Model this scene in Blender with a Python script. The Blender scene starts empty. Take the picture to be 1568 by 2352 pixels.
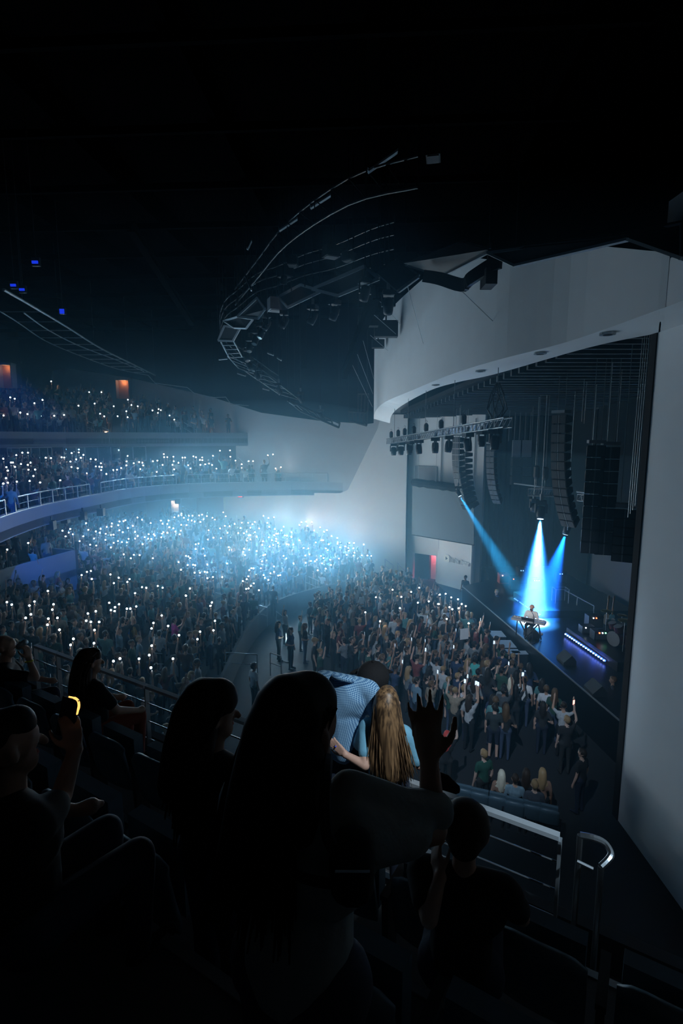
import bpy, bmesh, math, random
import numpy as np
from mathutils import Vector, Matrix, Quaternion

random.seed(11)
RNG = np.random.default_rng(7)
SC = bpy.context.scene
COL = SC.collection

# ------------------------------------------------------------------ camera
E = 9.6                       # eye height above the arena floor
PITCH = math.radians(8.1)
FPX = 1200.0                  # focal length for a 1568 x 2352 frame
cam_data = bpy.data.cameras.new('camera')
cam = bpy.data.objects.new('camera', cam_data)
COL.objects.link(cam)
cam.location = (0, 0, E)
cam.rotation_euler = (math.pi / 2 - PITCH, 0, 0)
cam_data.sensor_fit = 'VERTICAL'
cam_data.sensor_height = 36.0
cam_data.lens = FPX / 2352 * 36.0
cam_data.clip_start = 0.05
cam_data.clip_end = 200
SC.camera = cam

# ------------------------------------------------------------------ world, exposure, render options
world = bpy.data.worlds.new('world')
SC.world = world
world.use_nodes = True
world.node_tree.nodes['Background'].inputs[0].default_value = (0.2, 0.45, 0.6, 1)
world.node_tree.nodes['Background'].inputs[1].default_value = 0.002
SC.view_settings.view_transform = 'Standard'
SC.view_settings.look = 'None'
SC.view_settings.gamma = 1.0
SC.view_settings.use_curve_mapping = False
SC.view_settings.exposure = 0.0
cy = SC.cycles
cy.use_denoising = True
cy.use_adaptive_sampling = True
cy.adaptive_threshold = 0.05
cy.adaptive_min_samples = 20
cy.max_bounces = 4
cy.diffuse_bounces = 2
cy.glossy_bounces = 2
cy.transmission_bounces = 3
cy.transparent_max_bounces = 8
cy.volume_bounces = 0
cy.sample_clamp_indirect = 3.0
cy.sample_clamp_direct = 0.0

PHONE_W = 26.0
def lamp(name, kind, loc, energy, color, aim=None, parent=None, size=0.05, **kw):
    d = bpy.data.lights.new(name, kind)
    d.energy = energy
    d.color = color
    if kind in ('POINT', 'SPOT'):
        d.shadow_soft_size = size
    for k, v in kw.items():
        setattr(d, k, v)
    o = bpy.data.objects.new(name, d)
    COL.objects.link(o)
    o.location = loc
    if aim is not None:
        dv = Vector(aim) - Vector(loc)
        o.rotation_euler = dv.to_track_quat('-Z', 'Y').to_euler()
    if parent is not None:
        o.parent = parent
        o.matrix_parent_inverse = parent.matrix_world.inverted()
    return o

# ------------------------------------------------------------------ pixel ray helper (measures on the photo -> metres in the hall)
CP, SP = math.cos(PITCH), math.sin(PITCH)
def ray(u, v):
    a = (u - 784) / FPX
    b = (v - 1176) / FPX
    return np.array([a, CP - b * SP, -SP - b * CP])
def P(u, v, y=None, z=None, x=None):
    d = ray(u, v)
    if y is not None: t = y / d[1]
    elif z is not None: t = (z - E) / d[2]
    else: t = x / d[0]
    return Vector((d[0] * t, d[1] * t, E + d[2] * t))
def proj(p):
    """metres -> photo pixel, for arrays (n,3)"""
    p = np.atleast_2d(np.asarray(p, float))
    y, z = p[:, 1], p[:, 2] - E
    D = y * CP - z * SP
    up = y * SP + z * CP
    return np.stack([784 + FPX * p[:, 0] / D, 1176 - FPX * up / D, D], 1)

# ------------------------------------------------------------------ materials
MATS = {}
def mat(name, color, rough=0.7, metal=0.0, noise=0.0, nscale=6.0, emit=None, emit_s=0.0, bump=0.0, spec=0.4):
    if name in MATS: return MATS[name]
    m = bpy.data.materials.new(name)
    m.use_nodes = True
    nt = m.node_tree
    b = nt.nodes['Principled BSDF']
    c = (*color, 1)
    b.inputs['Base Color'].default_value = c
    b.inputs['Roughness'].default_value = rough
    b.inputs['Metallic'].default_value = metal
    b.inputs['Specular IOR Level'].default_value = spec
    if noise > 0 or bump > 0:
        tc = nt.nodes.new('ShaderNodeTexCoord')
        nz = nt.nodes.new('ShaderNodeTexNoise')
        nz.inputs['Scale'].default_value = nscale
        nz.inputs['Detail'].default_value = 4
        nt.links.new(tc.outputs['Object'], nz.inputs['Vector'])
        if noise > 0:
            mx = nt.nodes.new('ShaderNodeMix')
            mx.data_type = 'RGBA'
            mx.inputs[6].default_value = tuple(x * (1 - noise) for x in color) + (1,)
            mx.inputs[7].default_value = tuple(min(1, x * (1 + noise)) for x in color) + (1,)
            nt.links.new(nz.outputs['Fac'], mx.inputs[0])
            nt.links.new(mx.outputs[2], b.inputs['Base Color'])
        if bump > 0:
            bp = nt.nodes.new('ShaderNodeBump')
            bp.inputs['Strength'].default_value = bump
            bp.inputs['Distance'].default_value = 0.02
            nt.links.new(nz.outputs['Fac'], bp.inputs['Height'])
            nt.links.new(bp.outputs['Normal'], b.inputs['Normal'])
    if emit is not None:
        b.inputs['Emission Color'].default_value = (*emit, 1)
        b.inputs['Emission Strength'].default_value = emit_s
        m.cycles.emission_sampling = 'NONE'
    MATS[name] = m
    return m

M_WALLGREY = mat('pale_grey_plaster', (0.46, 0.49, 0.51), 0.9, noise=0.05, nscale=1.3, bump=0.08)
M_WALL = mat('white_plaster', (0.82, 0.84, 0.85), 0.85, noise=0.05, nscale=1.3, bump=0.08)
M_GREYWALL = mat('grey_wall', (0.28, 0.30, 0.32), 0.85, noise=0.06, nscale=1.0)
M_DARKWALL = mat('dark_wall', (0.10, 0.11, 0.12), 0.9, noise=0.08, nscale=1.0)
M_BLACK = mat('black_paint', (0.012, 0.013, 0.015), 0.6, noise=0.15, nscale=5)
M_DRAPE = mat('black_drape', (0.010, 0.010, 0.011), 0.95, noise=0.2, nscale=3)
M_FLOOR = mat('dark_concrete', (0.022, 0.024, 0.027), 0.6, noise=0.15, nscale=1.2, bump=0.1)
M_STEP = mat('terrace_concrete', (0.09, 0.095, 0.10), 0.8, noise=0.12, nscale=1.5)
M_STAGE = mat('stage_black', (0.010, 0.011, 0.013), 0.35, noise=0.15, nscale=2)
M_STEEL = mat('brushed_steel', (0.55, 0.58, 0.60), 0.33, metal=1.0, noise=0.06, nscale=30)
M_SATIN = mat('satin_aluminium', (0.66, 0.69, 0.71), 0.38, metal=0.35, noise=0.05, nscale=30)
M_RAIL = mat('grey_rail_paint', (0.42, 0.45, 0.47), 0.35, metal=0.6, noise=0.05, nscale=20)
M_TRUSS = mat('truss_aluminium', (0.30, 0.32, 0.34), 0.4, metal=0.7, noise=0.05, nscale=20)
M_CATWALK = mat('catwalk_frame', (0.30, 0.33, 0.35), 0.5, metal=0.3, noise=0.08, nscale=10)
M_FIXTURE = mat('fixture_black', (0.02, 0.021, 0.023), 0.45, noise=0.1, nscale=20)
M_BLUEFASCIA = mat('pale_fascia', (0.30, 0.34, 0.38), 0.8, noise=0.05, nscale=1.0)
M_SCREEN = mat('projection_screen', (0.20, 0.24, 0.26), 0.9, noise=0.04, nscale=1.0)
M_CABLE = mat('cable_black', (0.015, 0.015, 0.016), 0.6, noise=0.1, nscale=30)
M_WIRE = mat('hanging_wire', (0.35, 0.38, 0.40), 0.45, metal=0.7, noise=0.05, nscale=30)
M_SEAT = mat('seat_navy', (0.09, 0.15, 0.19), 0.4, noise=0.12, nscale=25, bump=0.05)
M_SEATTRIM = mat('seat_plastic', (0.03, 0.032, 0.035), 0.5, noise=0.1, nscale=20)
M_SKIN = mat('skin', (0.55, 0.33, 0.24), 0.6, noise=0.08, nscale=30)
M_SKINW = mat('skin_warm', (0.62, 0.36, 0.27), 0.55, noise=0.08, nscale=40)
M_SKINDK = mat('skin_tan', (0.36, 0.21, 0.15), 0.6, noise=0.08, nscale=30)
M_HAIRDK = mat('hair_dark', (0.014, 0.010, 0.008), 0.6, noise=0.3, nscale=60, spec=0.15)
M_JEANS = mat('dark_jeans', (0.025, 0.035, 0.06), 0.85, noise=0.2, nscale=80)
M_BLACKCLOTH = mat('black_cloth', (0.012, 0.012, 0.014), 0.9, noise=0.2, nscale=60)
M_PHONEBODY = mat('phone_body', (0.02, 0.02, 0.022), 0.3, noise=0.1, nscale=40)
M_TORCH = mat('phone_torch', (1, 1, 1), 0.5, emit=(0.80, 0.93, 1.0), emit_s=14.0)
M_TORCHW = mat('phone_torch_warm', (1, 1, 1), 0.5, emit=(1.0, 0.93, 0.78), emit_s=14.0)

# ------------------------------------------------------------------ mesh builder
class MB:
    def __init__(s):
        s.v = []; s.f = []; s.m = []; s.n = 0
    def add(s, vs, fs, mi=0):
        vs = [tuple(p) for p in vs]
        o = s.n
        s.v.extend(vs); s.n += len(vs)
        s.f.extend(tuple(i + o for i in f) for f in fs)
        s.m.extend([mi] * len(fs))
        return s
    def box(s, c, size, rot=None, mi=0):
        hx, hy, hz = size[0] / 2, size[1] / 2, size[2] / 2
        pts = [Vector((x, y, z)) for x in (-hx, hx) for y in (-hy, hy) for z in (-hz, hz)]
        if rot is not None: pts = [rot @ p for p in pts]
        c = Vector(c)
        return s.add([p + c for p in pts], [(0, 1, 3, 2), (4, 6, 7, 5), (0, 4, 5, 1), (2, 3, 7, 6), (0, 2, 6, 4), (1, 5, 7, 3)], mi)
    def bar(s, p, q, w, h, up=(0, 0, 1), mi=0):
        """rectangular bar from p to q, w across, h along up"""
        p, q = Vector(p), Vector(q)
        d = (q - p).normalized()
        side = d.cross(Vector(up))
        if side.length < 1e-5: side = d.cross(Vector((1, 0, 0)))
        side.normalize()
        u = side.cross(d).normalized()
        a, b = side * w / 2, u * h / 2
        vs = [p - a - b, p + a - b, p + a + b, p - a + b, q - a - b, q + a - b, q + a + b, q - a + b]
        return s.add(vs, [(0, 3, 2, 1), (4, 5, 6, 7), (0, 1, 5, 4), (1, 2, 6, 5), (2, 3, 7, 6), (3, 0, 4, 7)], mi)
    def tube(s, p, q, r, n=6, r2=None, mi=0, caps=True):
        p, q = Vector(p), Vector(q)
        r2 = r if r2 is None else r2
        d = (q - p)
        if d.length < 1e-6: return s
        d.normalize()
        a = d.orthogonal().normalized(); b = d.cross(a)
        vs = []
        for c, rr in ((p, r), (q, r2)):
            for i in range(n):
                t = 2 * math.pi * i / n
                vs.append(c + (a * math.cos(t) + b * math.sin(t)) * rr)
        fs = [(i, (i + 1) % n, n + (i + 1) % n, n + i) for i in range(n)]
        if caps: fs += [tuple(range(n))[::-1], tuple(range(n, 2 * n))]
        return s.add(vs, fs, mi)
    def path(s, pts, r, n=6, mi=0, closed=False):
        """smooth tube along points; r a number or a list"""
        pts = [Vector(p) for p in pts]
        k = len(pts)
        rs = r if isinstance(r, (list, tuple)) else [r] * k
        vs = []; prev = None
        for i in range(k):
            a = pts[max(i - 1, 0)]; b = pts[min(i + 1, k - 1)]
            d = (b - a).normalized() if (b - a).length > 1e-9 else Vector((0, 0, 1))
            if prev is None: x = d.orthogonal().normalized()
            else:
                x = prev - d * prev.dot(d)
                x = x.normalized() if x.length > 1e-6 else d.orthogonal().normalized()
            prev = x
            y = d.cross(x)
            for j in range(n):
                t = 2 * math.pi * j / n
                vs.append(pts[i] + (x * math.cos(t) + y * math.sin(t)) * rs[i])
        fs = []
        for i in range(k - 1):
            for j in range(n):
                fs.append((i * n + j, i * n + (j + 1) % n, (i + 1) * n + (j + 1) % n, (i + 1) * n + j))
        fs += [tuple(range(n))[::-1], tuple(range((k - 1) * n, k * n))]
        return s.add(vs, fs, mi)
    def ball(s, c, r, n=8, m=6, mi=0, scale=(1, 1, 1), rot=None):
        c = Vector(c)
        vs = [Vector((0, 0, r * scale[2]))]
        for i in range(1, m):
            ph = math.pi * i / m
            for j in range(n):
                t = 2 * math.pi * j / n
                vs.append(Vector((math.sin(ph) * math.cos(t) * r * scale[0], math.sin(ph) * math.sin(t) * r * scale[1], math.cos(ph) * r * scale[2])))
        vs.append(Vector((0, 0, -r * scale[2])))
        if rot is not None: vs = [rot @ p for p in vs]
        fs = [(0, 1 + j, 1 + (j + 1) % n) for j in range(n)]
        for i in range(m - 2):
            for j in range(n):
                a = 1 + i * n
                fs.append((a + j, a + n + j, a + n + (j + 1) % n, a + (j + 1) % n))
        l = len(vs) - 1; a = 1 + (m - 2) * n
        fs += [(a + (j + 1) % n, a + j, l) for j in range(n)]
        return s.add([p + c for p in vs], fs, mi)
    def prism(s, poly, z0, z1, mi=0):
        """vertical prism over an xy polygon; z0, z1 numbers or lists"""
        n = len(poly)
        a = z0 if isinstance(z0, (list, tuple)) else [z0] * n
        b = z1 if isinstance(z1, (list, tuple)) else [z1] * n
        vs = [(p[0], p[1], a[i]) for i, p in enumerate(poly)] + [(p[0], p[1], b[i]) for i, p in enumerate(poly)]
        fs = [tuple(range(n))[::-1], tuple(range(n, 2 * n))] + [(i, (i + 1) % n, n + (i + 1) % n, n + i) for i in range(n)]
        return s.add(vs, fs, mi)
    def slab(s, quad, thick, mi=0):
        """4 corner points extruded along their normal by thick"""
        q = [Vector(p) for p in quad]
        n = (q[1] - q[0]).cross(q[3] - q[0]).normalized() * thick
        vs = q + [p + n for p in q]
        return s.add(vs, [(3, 2, 1, 0), (4, 5, 6, 7), (0, 1, 5, 4), (1, 2, 6, 5), (2, 3, 7, 6), (3, 0, 4, 7)], mi)
    def mesh(s, name, mats, smooth=False):
        me = bpy.data.meshes.new(name)
        me.from_pydata(s.v, [], s.f)
        for m in (mats if isinstance(mats, (list, tuple)) else [mats]):
            me.materials.append(m)
        if any(s.m): me.polygons.foreach_set('material_index', s.m)
        if smooth: me.polygons.foreach_set('use_smooth', [True] * len(s.f))
        bm = bmesh.new(); bm.from_mesh(me)
        bmesh.ops.recalc_face_normals(bm, faces=bm.faces)
        bm.to_mesh(me); bm.free()
        me.update()
        return me

def link(name, data, parent=None, loc=None, rotz=None):
    o = bpy.data.objects.new(name, data)
    COL.objects.link(o)
    if loc is not None: o.location = loc
    if rotz is not None: o.rotation_euler = (0, 0, rotz)
    if parent is not None: o.parent = parent
    return o
def obj(name, mb, mats, parent=None, smooth=False, loc=None, rotz=None):
    return link(name, mb.mesh(name, mats, smooth), parent, loc, rotz)
def tag(o, label=None, cat=None, group=None, kind=None):
    if label: o['label'] = label
    if cat: o['category'] = cat
    if group: o['group'] = group
    if kind: o['kind'] = kind
    return o
def thing(name, label, cat, loc=(0, 0, 0), rotz=0, group=None):
    o = bpy.data.objects.new(name, None)
    COL.objects.link(o)
    o.location = loc; o.rotation_euler = (0, 0, rotz)
    o.empty_display_size = 0.1
    return tag(o, label, cat, group)
def struct(name, mb, mats, parent=None, smooth=False, label=None):
    o = obj(name, mb, mats, parent, smooth)
    o['kind'] = 'structure'
    if label: o['label'] = label
    return o
def childworld(name, mb, mats, root, smooth=False):
    """mesh given in world coordinates, parented under an Empty at its own place"""
    o = link(name, mb.mesh(name, mats, smooth))
    o.parent = root
    bpy.context.view_layer.update() if False else None
    L = Matrix.Translation(root.location) @ root.rotation_euler.to_matrix().to_4x4()
    if root.parent is not None:
        R = root.parent
        L = (Matrix.Translation(R.location) @ R.rotation_euler.to_matrix().to_4x4()) @ root.matrix_parent_inverse @ L
    o.matrix_parent_inverse = L.inverted()
    return o
ORD = ['', 'first', 'second', 'third', 'fourth', 'fifth', 'sixth', 'seventh', 'eighth', 'ninth', 'tenth', 'eleventh', 'twelfth', 'thirteenth', 'fourteenth', 'fifteenth', 'sixteenth', 'seventeenth', 'eighteenth', 'nineteenth']
TENS = {2: 'twent', 3: 'thirt', 4: 'fort', 5: 'fift', 6: 'sixt', 7: 'sevent', 8: 'eight', 9: 'ninet'}
def ordn(n):
    if n < 20: return ORD[n]
    return TENS[n // 10] + 'ieth' if n % 10 == 0 else TENS[n // 10] + 'y-' + ORD[n % 10]
# ------------------------------------------------------------------ lights: wash spots added out of view, plus one catwalk lamp (housings built further down)
ADDED_AND_CATWALK_SPOTS = [  # fixture place, aim, watts, colour, cone degrees, blend, label
    ((-1.5, 3.0, E + 5.6), (4.2, 18.0, 1.0), 8000, (0.52, 0.73, 1.0), 40, 1.0, 'unseen spotlight added over the near rows to brighten the pit crowd'),
    ((2.6, 0.2, E + 3.6), (0.25, 3.66, E - 2.35), 1500, (0.72, 0.88, 1.0), 13, 0.8, 'unseen spotlight added over the balcony rows to light the embracing couple'),
    ((4.3, -1.6, E + 3.2), (1.45, 3.5, E - 2.9), 2200, (0.62, 0.82, 1.0), 5.5, 0.6, 'unseen spotlight added behind the camera to light the balcony handrail end'),
    ((-8.5, 9.5, E + 3.2), P(80, 1190, y=21.5), 14000, (0.012, 0.15, 1.0), 20, 0.8, 'unseen blue spotlight added over the side seats for the near half of the balcony front'),
    ((-9.5, 12.0, E + 3.2), P(270, 1140, y=30.0), 14000, (0.012, 0.16, 1.0), 16, 0.8, 'unseen blue spotlight added over the side seats for the bend of the balcony front'),
    ((-2.5, 3.4, E + 5.6), P(1211, 1412, y=20.9), 8000, (1.0, 0.97, 0.9), 4.5, 0.5, 'unseen spotlight added over the near rows to light the performer'),
    (P(650, 652, y=21), P(560, 1300, y=29), 60, (1.0, 0.86, 0.78), 30, 0.9, 'black catwalk spotlight with a small warm glint above the dark ring of panels'),
]
# ------------------------------------------------------------------ plan lines of the hall
KW = 0.35
CW = Vector((4.35, 34.7, 0))                   # far corner of the proscenium
WD = Vector((-1, KW, 0)).normalized()          # along the far side wall, away from the stage
WN = Vector((-KW, -1, 0)).normalized()         # its face
def wall_y(x): return CW.y + KW * (CW.x - x)
def wallpt(t, z, off=0.0):
    p = CW + WD * t + WN * off
    return Vector((p.x, p.y, z))
def wall_hit(u, v):
    d = ray(u, v)
    t = (CW.y + KW * CW.x) / (d[1] + KW * d[0])
    p = Vector((d[0] * t, d[1] * t, E + d[2] * t))
    return (Vector((p.x, p.y, 0)) - CW).dot(WD), p.z
def catmull(pts, n=4):
    pts = [Vector(p) for p in pts]
    out = []
    for i in range(len(pts) - 1):
        p0 = pts[max(i - 1, 0)]; p1 = pts[i]; p2 = pts[i + 1]; p3 = pts[min(i + 2, len(pts) - 1)]
        for k in range(n):
            t = k / n
            out.append(0.5 * ((2 * p1) + (p2 - p0) * t + (2 * p0 - 5 * p1 + 4 * p2 - p3) * t * t + (3 * p1 - p0 - 3 * p2 + p3) * t ** 3))
    out.append(pts[-1])
    return out

M_CEILBLACK = mat('ceiling_black', (0.0015, 0.0016, 0.0018), 0.95, noise=0.15, nscale=3, spec=0.0)
M_CEILGREY = mat('ceiling_steel', (0.003, 0.0033, 0.0036), 0.95, noise=0.15, nscale=3, spec=0.0)
M_WALLTOP = mat('black_acoustic_wall', (0.012, 0.013, 0.015), 0.95, noise=0.2, nscale=2, spec=0.0)
# floor
struct('floor', MB().box((-4, 20, -0.15), (60, 64, 0.3)), M_FLOOR)
CEIL = E + 9.0
ceil_o = struct('ceiling', MB().box((-6, 20, CEIL + 0.15), (62, 64, 0.3)), M_CEILBLACK)
for k in range(9):
    x0 = -26 + k * 4.2
    struct('beam', MB().bar((x0, -8, CEIL - 0.45), (x0 + 4.0, 47, CEIL - 0.45), 0.28, 0.9), M_CEILBLACK, ceil_o)
for k in range(14):
    y0 = 4 + k * 3.1
    struct('joist', MB().bar((-30, y0, CEIL - 1.0), (6, y0 - 2.0, CEIL - 1.0), 0.12, 0.2), M_CEILGREY, ceil_o)

# far side wall, with the proud splay panel whose slanted edge leaves the shadow groove
struct('wall_far', MB().slab([wallpt(-0.0, 0), wallpt(36, 0), wallpt(36, CEIL), wallpt(-0.0, CEIL)], 0.4), M_WALLTOP)
wl = [(0, 0), (0, E + 5), (wall_hit(862, 900)[0], E + 5)] + [wall_hit(u, v) for u, v in ((858, 972), (842, 974), (730, 966), (600, 948), (480, 910), (300, 868), (150, 845))] + [(30, E + 5.5), (30, 0)]
vs = [wallpt(t, z, 0.05) for t, z in wl] + [wallpt(t, z, 0.0) for t, z in wl]
n = len(wl)
struct('wall_far_plaster', MB().add(vs, [tuple(range(n)), tuple(range(n, 2 * n))[::-1]] + [(i, (i + 1) % n, n + (i + 1) % n, n + i) for i in range(n)]), M_WALLGREY)
ta, za = wall_hit(800, 1125); tb, zb = wall_hit(868, 985)
poly = [(0, 0), (0, E + 1.5), (tb - 0.25, E + 1.5), (tb, zb), (ta, za), (ta + 0.6, za - 0.25), (14, za - 0.45), (14, 0)]
mb = MB()
vs = [wallpt(t, z, 0.16) for t, z in poly] + [wallpt(t, z, 0.0) for t, z in poly]
n = len(poly)
mb.add(vs, [tuple(range(n)), tuple(range(n, 2 * n))[::-1]] + [(i, (i + 1) % n, n + (i + 1) % n, n + i) for i in range(n)])
struct('wall_far_panel', mb, M_WALL)
# rear and outer walls
struct('wall_rear', MB().box((-27.5, 20, CEIL / 2), (0.4, 60, CEIL)), M_DARKWALL)
struct('wall_behind', MB().box((-8, -9, CEIL / 2), (44, 0.4, CEIL)), M_DARKWALL)

# near proscenium wall: white face looking at the audience, dark returns behind it
struct('wall_near', MB().box((7.35, 6.4, (E + 5) / 2), (0.7, 11.2, E + 5)), M_WALL)
struct('wall_near_return', MB().box((7.36, 12.12, (E + 2.4) / 2), (0.78, 0.24, E + 2.4)), M_DRAPE)

# hood over the proscenium: a swept solid
outer = [P(1568, 690, z=E + 2.3), P(1510, 712, z=E + 2.3), P(1300, 786, z=E + 2.3), P(1134, 829, z=E + 2.3), P(1030, 862, z=E + 2.3), P(945, 897, z=E + 2.25), P(885, 923, y=31.2), P(863, 943, y=33.4), P(858, 962, y=34.8)]
inner = [P(1568, 748, z=E + 2.3), P(1510, 765, z=E + 2.3), P(1345, 800, z=E + 2.3), P(1134, 860, z=E + 2.3), P(1050, 878, z=E + 2.3), P(987, 897, z=E + 2.25), P(925, 930, y=29.6), P(900, 952, y=31.5), P(895, 972, y=33.0)]
rtop = [3.1, 3.3, 4.5, 5.2, 6.4, 7.0, 7.0, 6.3, 5.6]
outer = [Vector((outer[0].x, 2.0, outer[0].z))] + outer
inner = [Vector((inner[0].x + 0.1, 2.0, inner[0].z))] + inner
rtop = [2.9] + rtop
tops = [Vector((p.x, p.y, E + r)) for p, r in zip(outer, rtop)]
O, I, T = catmull(outer, 5), catmull(inner, 5), catmull(tops, 5)
mb = MB(); vs = []
for o_, i_, t_ in zip(O, I, T):
    vs += [o_, i_, Vector((i_.x, i_.y, t_.z)), t_]
n = len(O)
fs = [(0, 1, 2, 3), (4 * n - 4, 4 * n - 1, 4 * n - 2, 4 * n - 3)]
for k in range(n - 1):
    for j in range(4):
        a = 4 * k
        fs.append((a + j, a + (j + 1) % 4, a + 4 + (j + 1) % 4, a + 4 + j))
mb.add(vs, fs)
hood = struct('wall_proscenium_hood', mb, M_WALL, smooth=False)
for k, (u, v) in enumerate([(1395, 766), (1240, 811), (1103, 852), (1000, 884), (937, 911)]):
    p = P(u, v, z=E + 2.28)
    if v > 900: p = P(u, v, y=29.0)
    mb = MB(); mb.tube(p + Vector((0, 0, 0.02)), p + Vector((0, 0, -0.03)), 0.17, 16)
    mb2 = MB(); mb2.tube(p + Vector((0, 0, -0.02)), p + Vector((0, 0, -0.036)), 0.10, 12)
    r = thing('downlight', 'unlit round downlight in the white hood soffit, %s from the near wall' % ordn(k + 1), 'downlight', p, group='downlights in the hood soffit')
    childworld('trim_ring', mb, M_RAIL, r); childworld('lens', mb2, M_BLACK, r)

# ------------------------------------------------------------------ stage
SZ = 1.4
def sfx(y): return 8.1 - (y - 15) * (1.1 / 10.9)         # stage front edge
struct('floor_stage', MB().prism([(sfx(12.6), 12.6), (13.9, 12.6), (13.9, 32.95), (9.2, 32.75), (8.6, 29.6), (sfx(28.3), 28.3)], 0, SZ), M_STAGE)
struct('trim_1', MB().bar((sfx(12.8) - 0.012, 12.8, SZ - 0.02), (sfx(28.2) - 0.012, 28.2, SZ - 0.02), 0.03, 0.05), M_RAIL, label='pale metal nosing along the stage front edge')
def ceil_r(y): return E + 2.55 - (y - 12) * 0.058
sc_ = struct('ceiling_stage', MB().slab([(6.9, 12.5, ceil_r(12.5) + 0.35), (14.4, 12.5, ceil_r(12.5) + 0.35), (14.4, 36, ceil_r(36) + 0.35), (3.7, 36, ceil_r(36) + 0.35)], 0.2), M_BLACK)
M_SLAT = mat('dark_slat', (0.085, 0.10, 0.11), 0.7, noise=0.1, nscale=5)
for k in range(38):
    y = 13.0 + k * 0.6
    x0 = 6.75 - (y - 13) * 0.125
    struct('slat', MB().box(((x0 + 14) / 2, y, ceil_r(y) + 0.12), (14 - x0, 0.16, 0.22)), M_SLAT, sc_)
# far wing wall with doorway
WA, WB = Vector((4.5, 35.15, 0)), Vector((8.75, 32.25, 0))
WWD = (WB - WA).normalized(); WWN = Vector((WWD.y, -WWD.x, 0))
def wing_hit(u, v, off=0.0):
    d = ray(u, v); a = WA + WWN * off
    t = (a.x * WWN.x + a.y * WWN.y) / (d[0] * WWN.x + d[1] * WWN.y)
    p = Vector((d[0] * t, d[1] * t, E + d[2] * t))
    return (Vector((p.x, p.y, 0)) - a).dot(WWD), p.z
def wingpt(t, z, off=0.0):
    p = WA + WWD * t + WWN * off
    return Vector((p.x, p.y, z))
def wing_quad(u0, v0, u1, v1, off):
    t0, z0 = wing_hit(u0, v0, off); t1, z1 = wing_hit(u1, v1, off)
    return t0, t1, z0, z1
LW = (WB - WA).length
d0, _ = wing_hit(947, 1277); d1, dz = wing_hit(1001, 1277)
def wingslab(t0, t1, z0, z1, off, th):
    return MB().slab([wingpt(t0, z0, off), wingpt(t1, z0, off), wingpt(t1, z1, off), wingpt(t0, z1, off)], -th)
ZW = ceil_r(34) + 0.3
ww = struct('wall_wing', wingslab(-0.3, d0, 0, ZW, 0, 0.35), M_WALL)
struct('wall_section', wingslab(d1, LW, 0, ZW, 0, 0.35), M_WALL, ww)
struct('wall_section', wingslab(d0, d1, dz, ZW, 0, 0.35), M_WALL, ww)
SPA = wingpt(wing_hit(1004, 1300, .06)[0], 0, .06); SPB = wingpt(wing_hit(1085, 1300, .9)[0], 0, .9)
SPD = (SPB - SPA).normalized(); SPN = Vector((SPD.y, -SPD.x, 0))
def sign_hit(u, v, off=0.0):
    d = ray(u, v); a = SPA + SPN * off
    t = (a.x * SPN.x + a.y * SPN.y) / (d[0] * SPN.x + d[1] * SPN.y)
    return Vector((d[0] * t, d[1] * t, E + d[2] * t))
zs = sign_hit(1045, 1225).z
mbs = MB().slab([SPA, SPB, SPB + Vector((0, 0, zs)), SPA + Vector((0, 0, zs))], -0.2)
mbs.slab([SPB, SPB + Vector((.02, .85, 0)), SPB + Vector((.02, .85, zs)), SPB + Vector((0, 0, zs))], -.1)
struct('wall_sign_panel', mbs, M_WALL)
# doorway reveal and the dark room behind it
dr = thing('door_1', None, None); dr['kind'] = 'structure'
dm = d0 + (d1 - d0) * .58
childworld('dark_door', wingslab(d0 - 0.7, dm, 0, dz + 0.5, -0.45, 0.08), M_BLACK, dr)
childworld('corridor_wall', wingslab(dm, d1 + 1.2, 0, dz + 0.6, -0.75, 0.1), M_WALL, dr)
childworld('corridor_side', MB().slab([wingpt(dm, 0, -0.45), wingpt(dm, 0, -0.8), wingpt(dm, dz + .5, -0.8), wingpt(dm, dz + .5, -0.45)], 0.04), M_BLACK, dr)
lamp('door_red_light', 'SPOT', wingpt(d1 - .1, dz + 0.45, -0.42), 150, (1.0, 0.16, 0.26), aim=wingpt(d1 - .2, dz * .6, -0.75), size=0.03, spot_size=2.2, spot_blend=.8)
# stage drapes and back wall
struct('wall_drape_far', MB().slab([(8.8, 32.9, 0), (13.9, 33.1, 0), (13.9, 33.1, ceil_r(33) + .3), (8.8, 32.9, ceil_r(33) + .3)], -0.1), M_DRAPE)
struct('wall_stage_back', MB().box((14.1, 24, (E + 3) / 2), (0.4, 24, E + 3)), M_DARKWALL)
# folded black drapes hang in front of the upper back wall
def folded(p, q, z0, z1, step=0.16, depth=0.07):
    p, q = Vector((p[0], p[1], 0)), Vector((q[0], q[1], 0))
    L = (q - p).length; d = (q - p) / L; nrm = Vector((-d.y, d.x, 0))
    k = int(L / step); vs = []; fs = []
    for i in range(k + 1):
        o_ = p + d * (L * i / k) + nrm * (depth * (1 if i % 2 else -1))
        vs += [(o_.x, o_.y, z0), (o_.x, o_.y, z1)]
        vs += [(o_.x + nrm.x * .02, o_.y + nrm.y * .02, z0), (o_.x + nrm.x * .02, o_.y + nrm.y * .02, z1)]
    for i in range(k):
        a = 4 * i
        fs += [(a, a + 4, a + 5, a + 1), (a + 2, a + 3, a + 7, a + 6), (a, a + 2, a + 6, a + 4), (a + 1, a + 5, a + 7, a + 3)]
    return MB().add(vs, fs)
tag(obj('stage_curtain', folded((13.75, 33.0), (13.75, 28.4), SZ + 0.02, ceil_r(30)), M_DRAPE), 'black pleated full-height curtain at the far end of the stage back wall', 'curtain')
tag(obj('stage_curtain', folded((13.75, 28.3), (13.75, 13.0), 5.0, ceil_r(24)), M_DRAPE), 'black pleated short curtain along the upper stage back wall', 'curtain')
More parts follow.
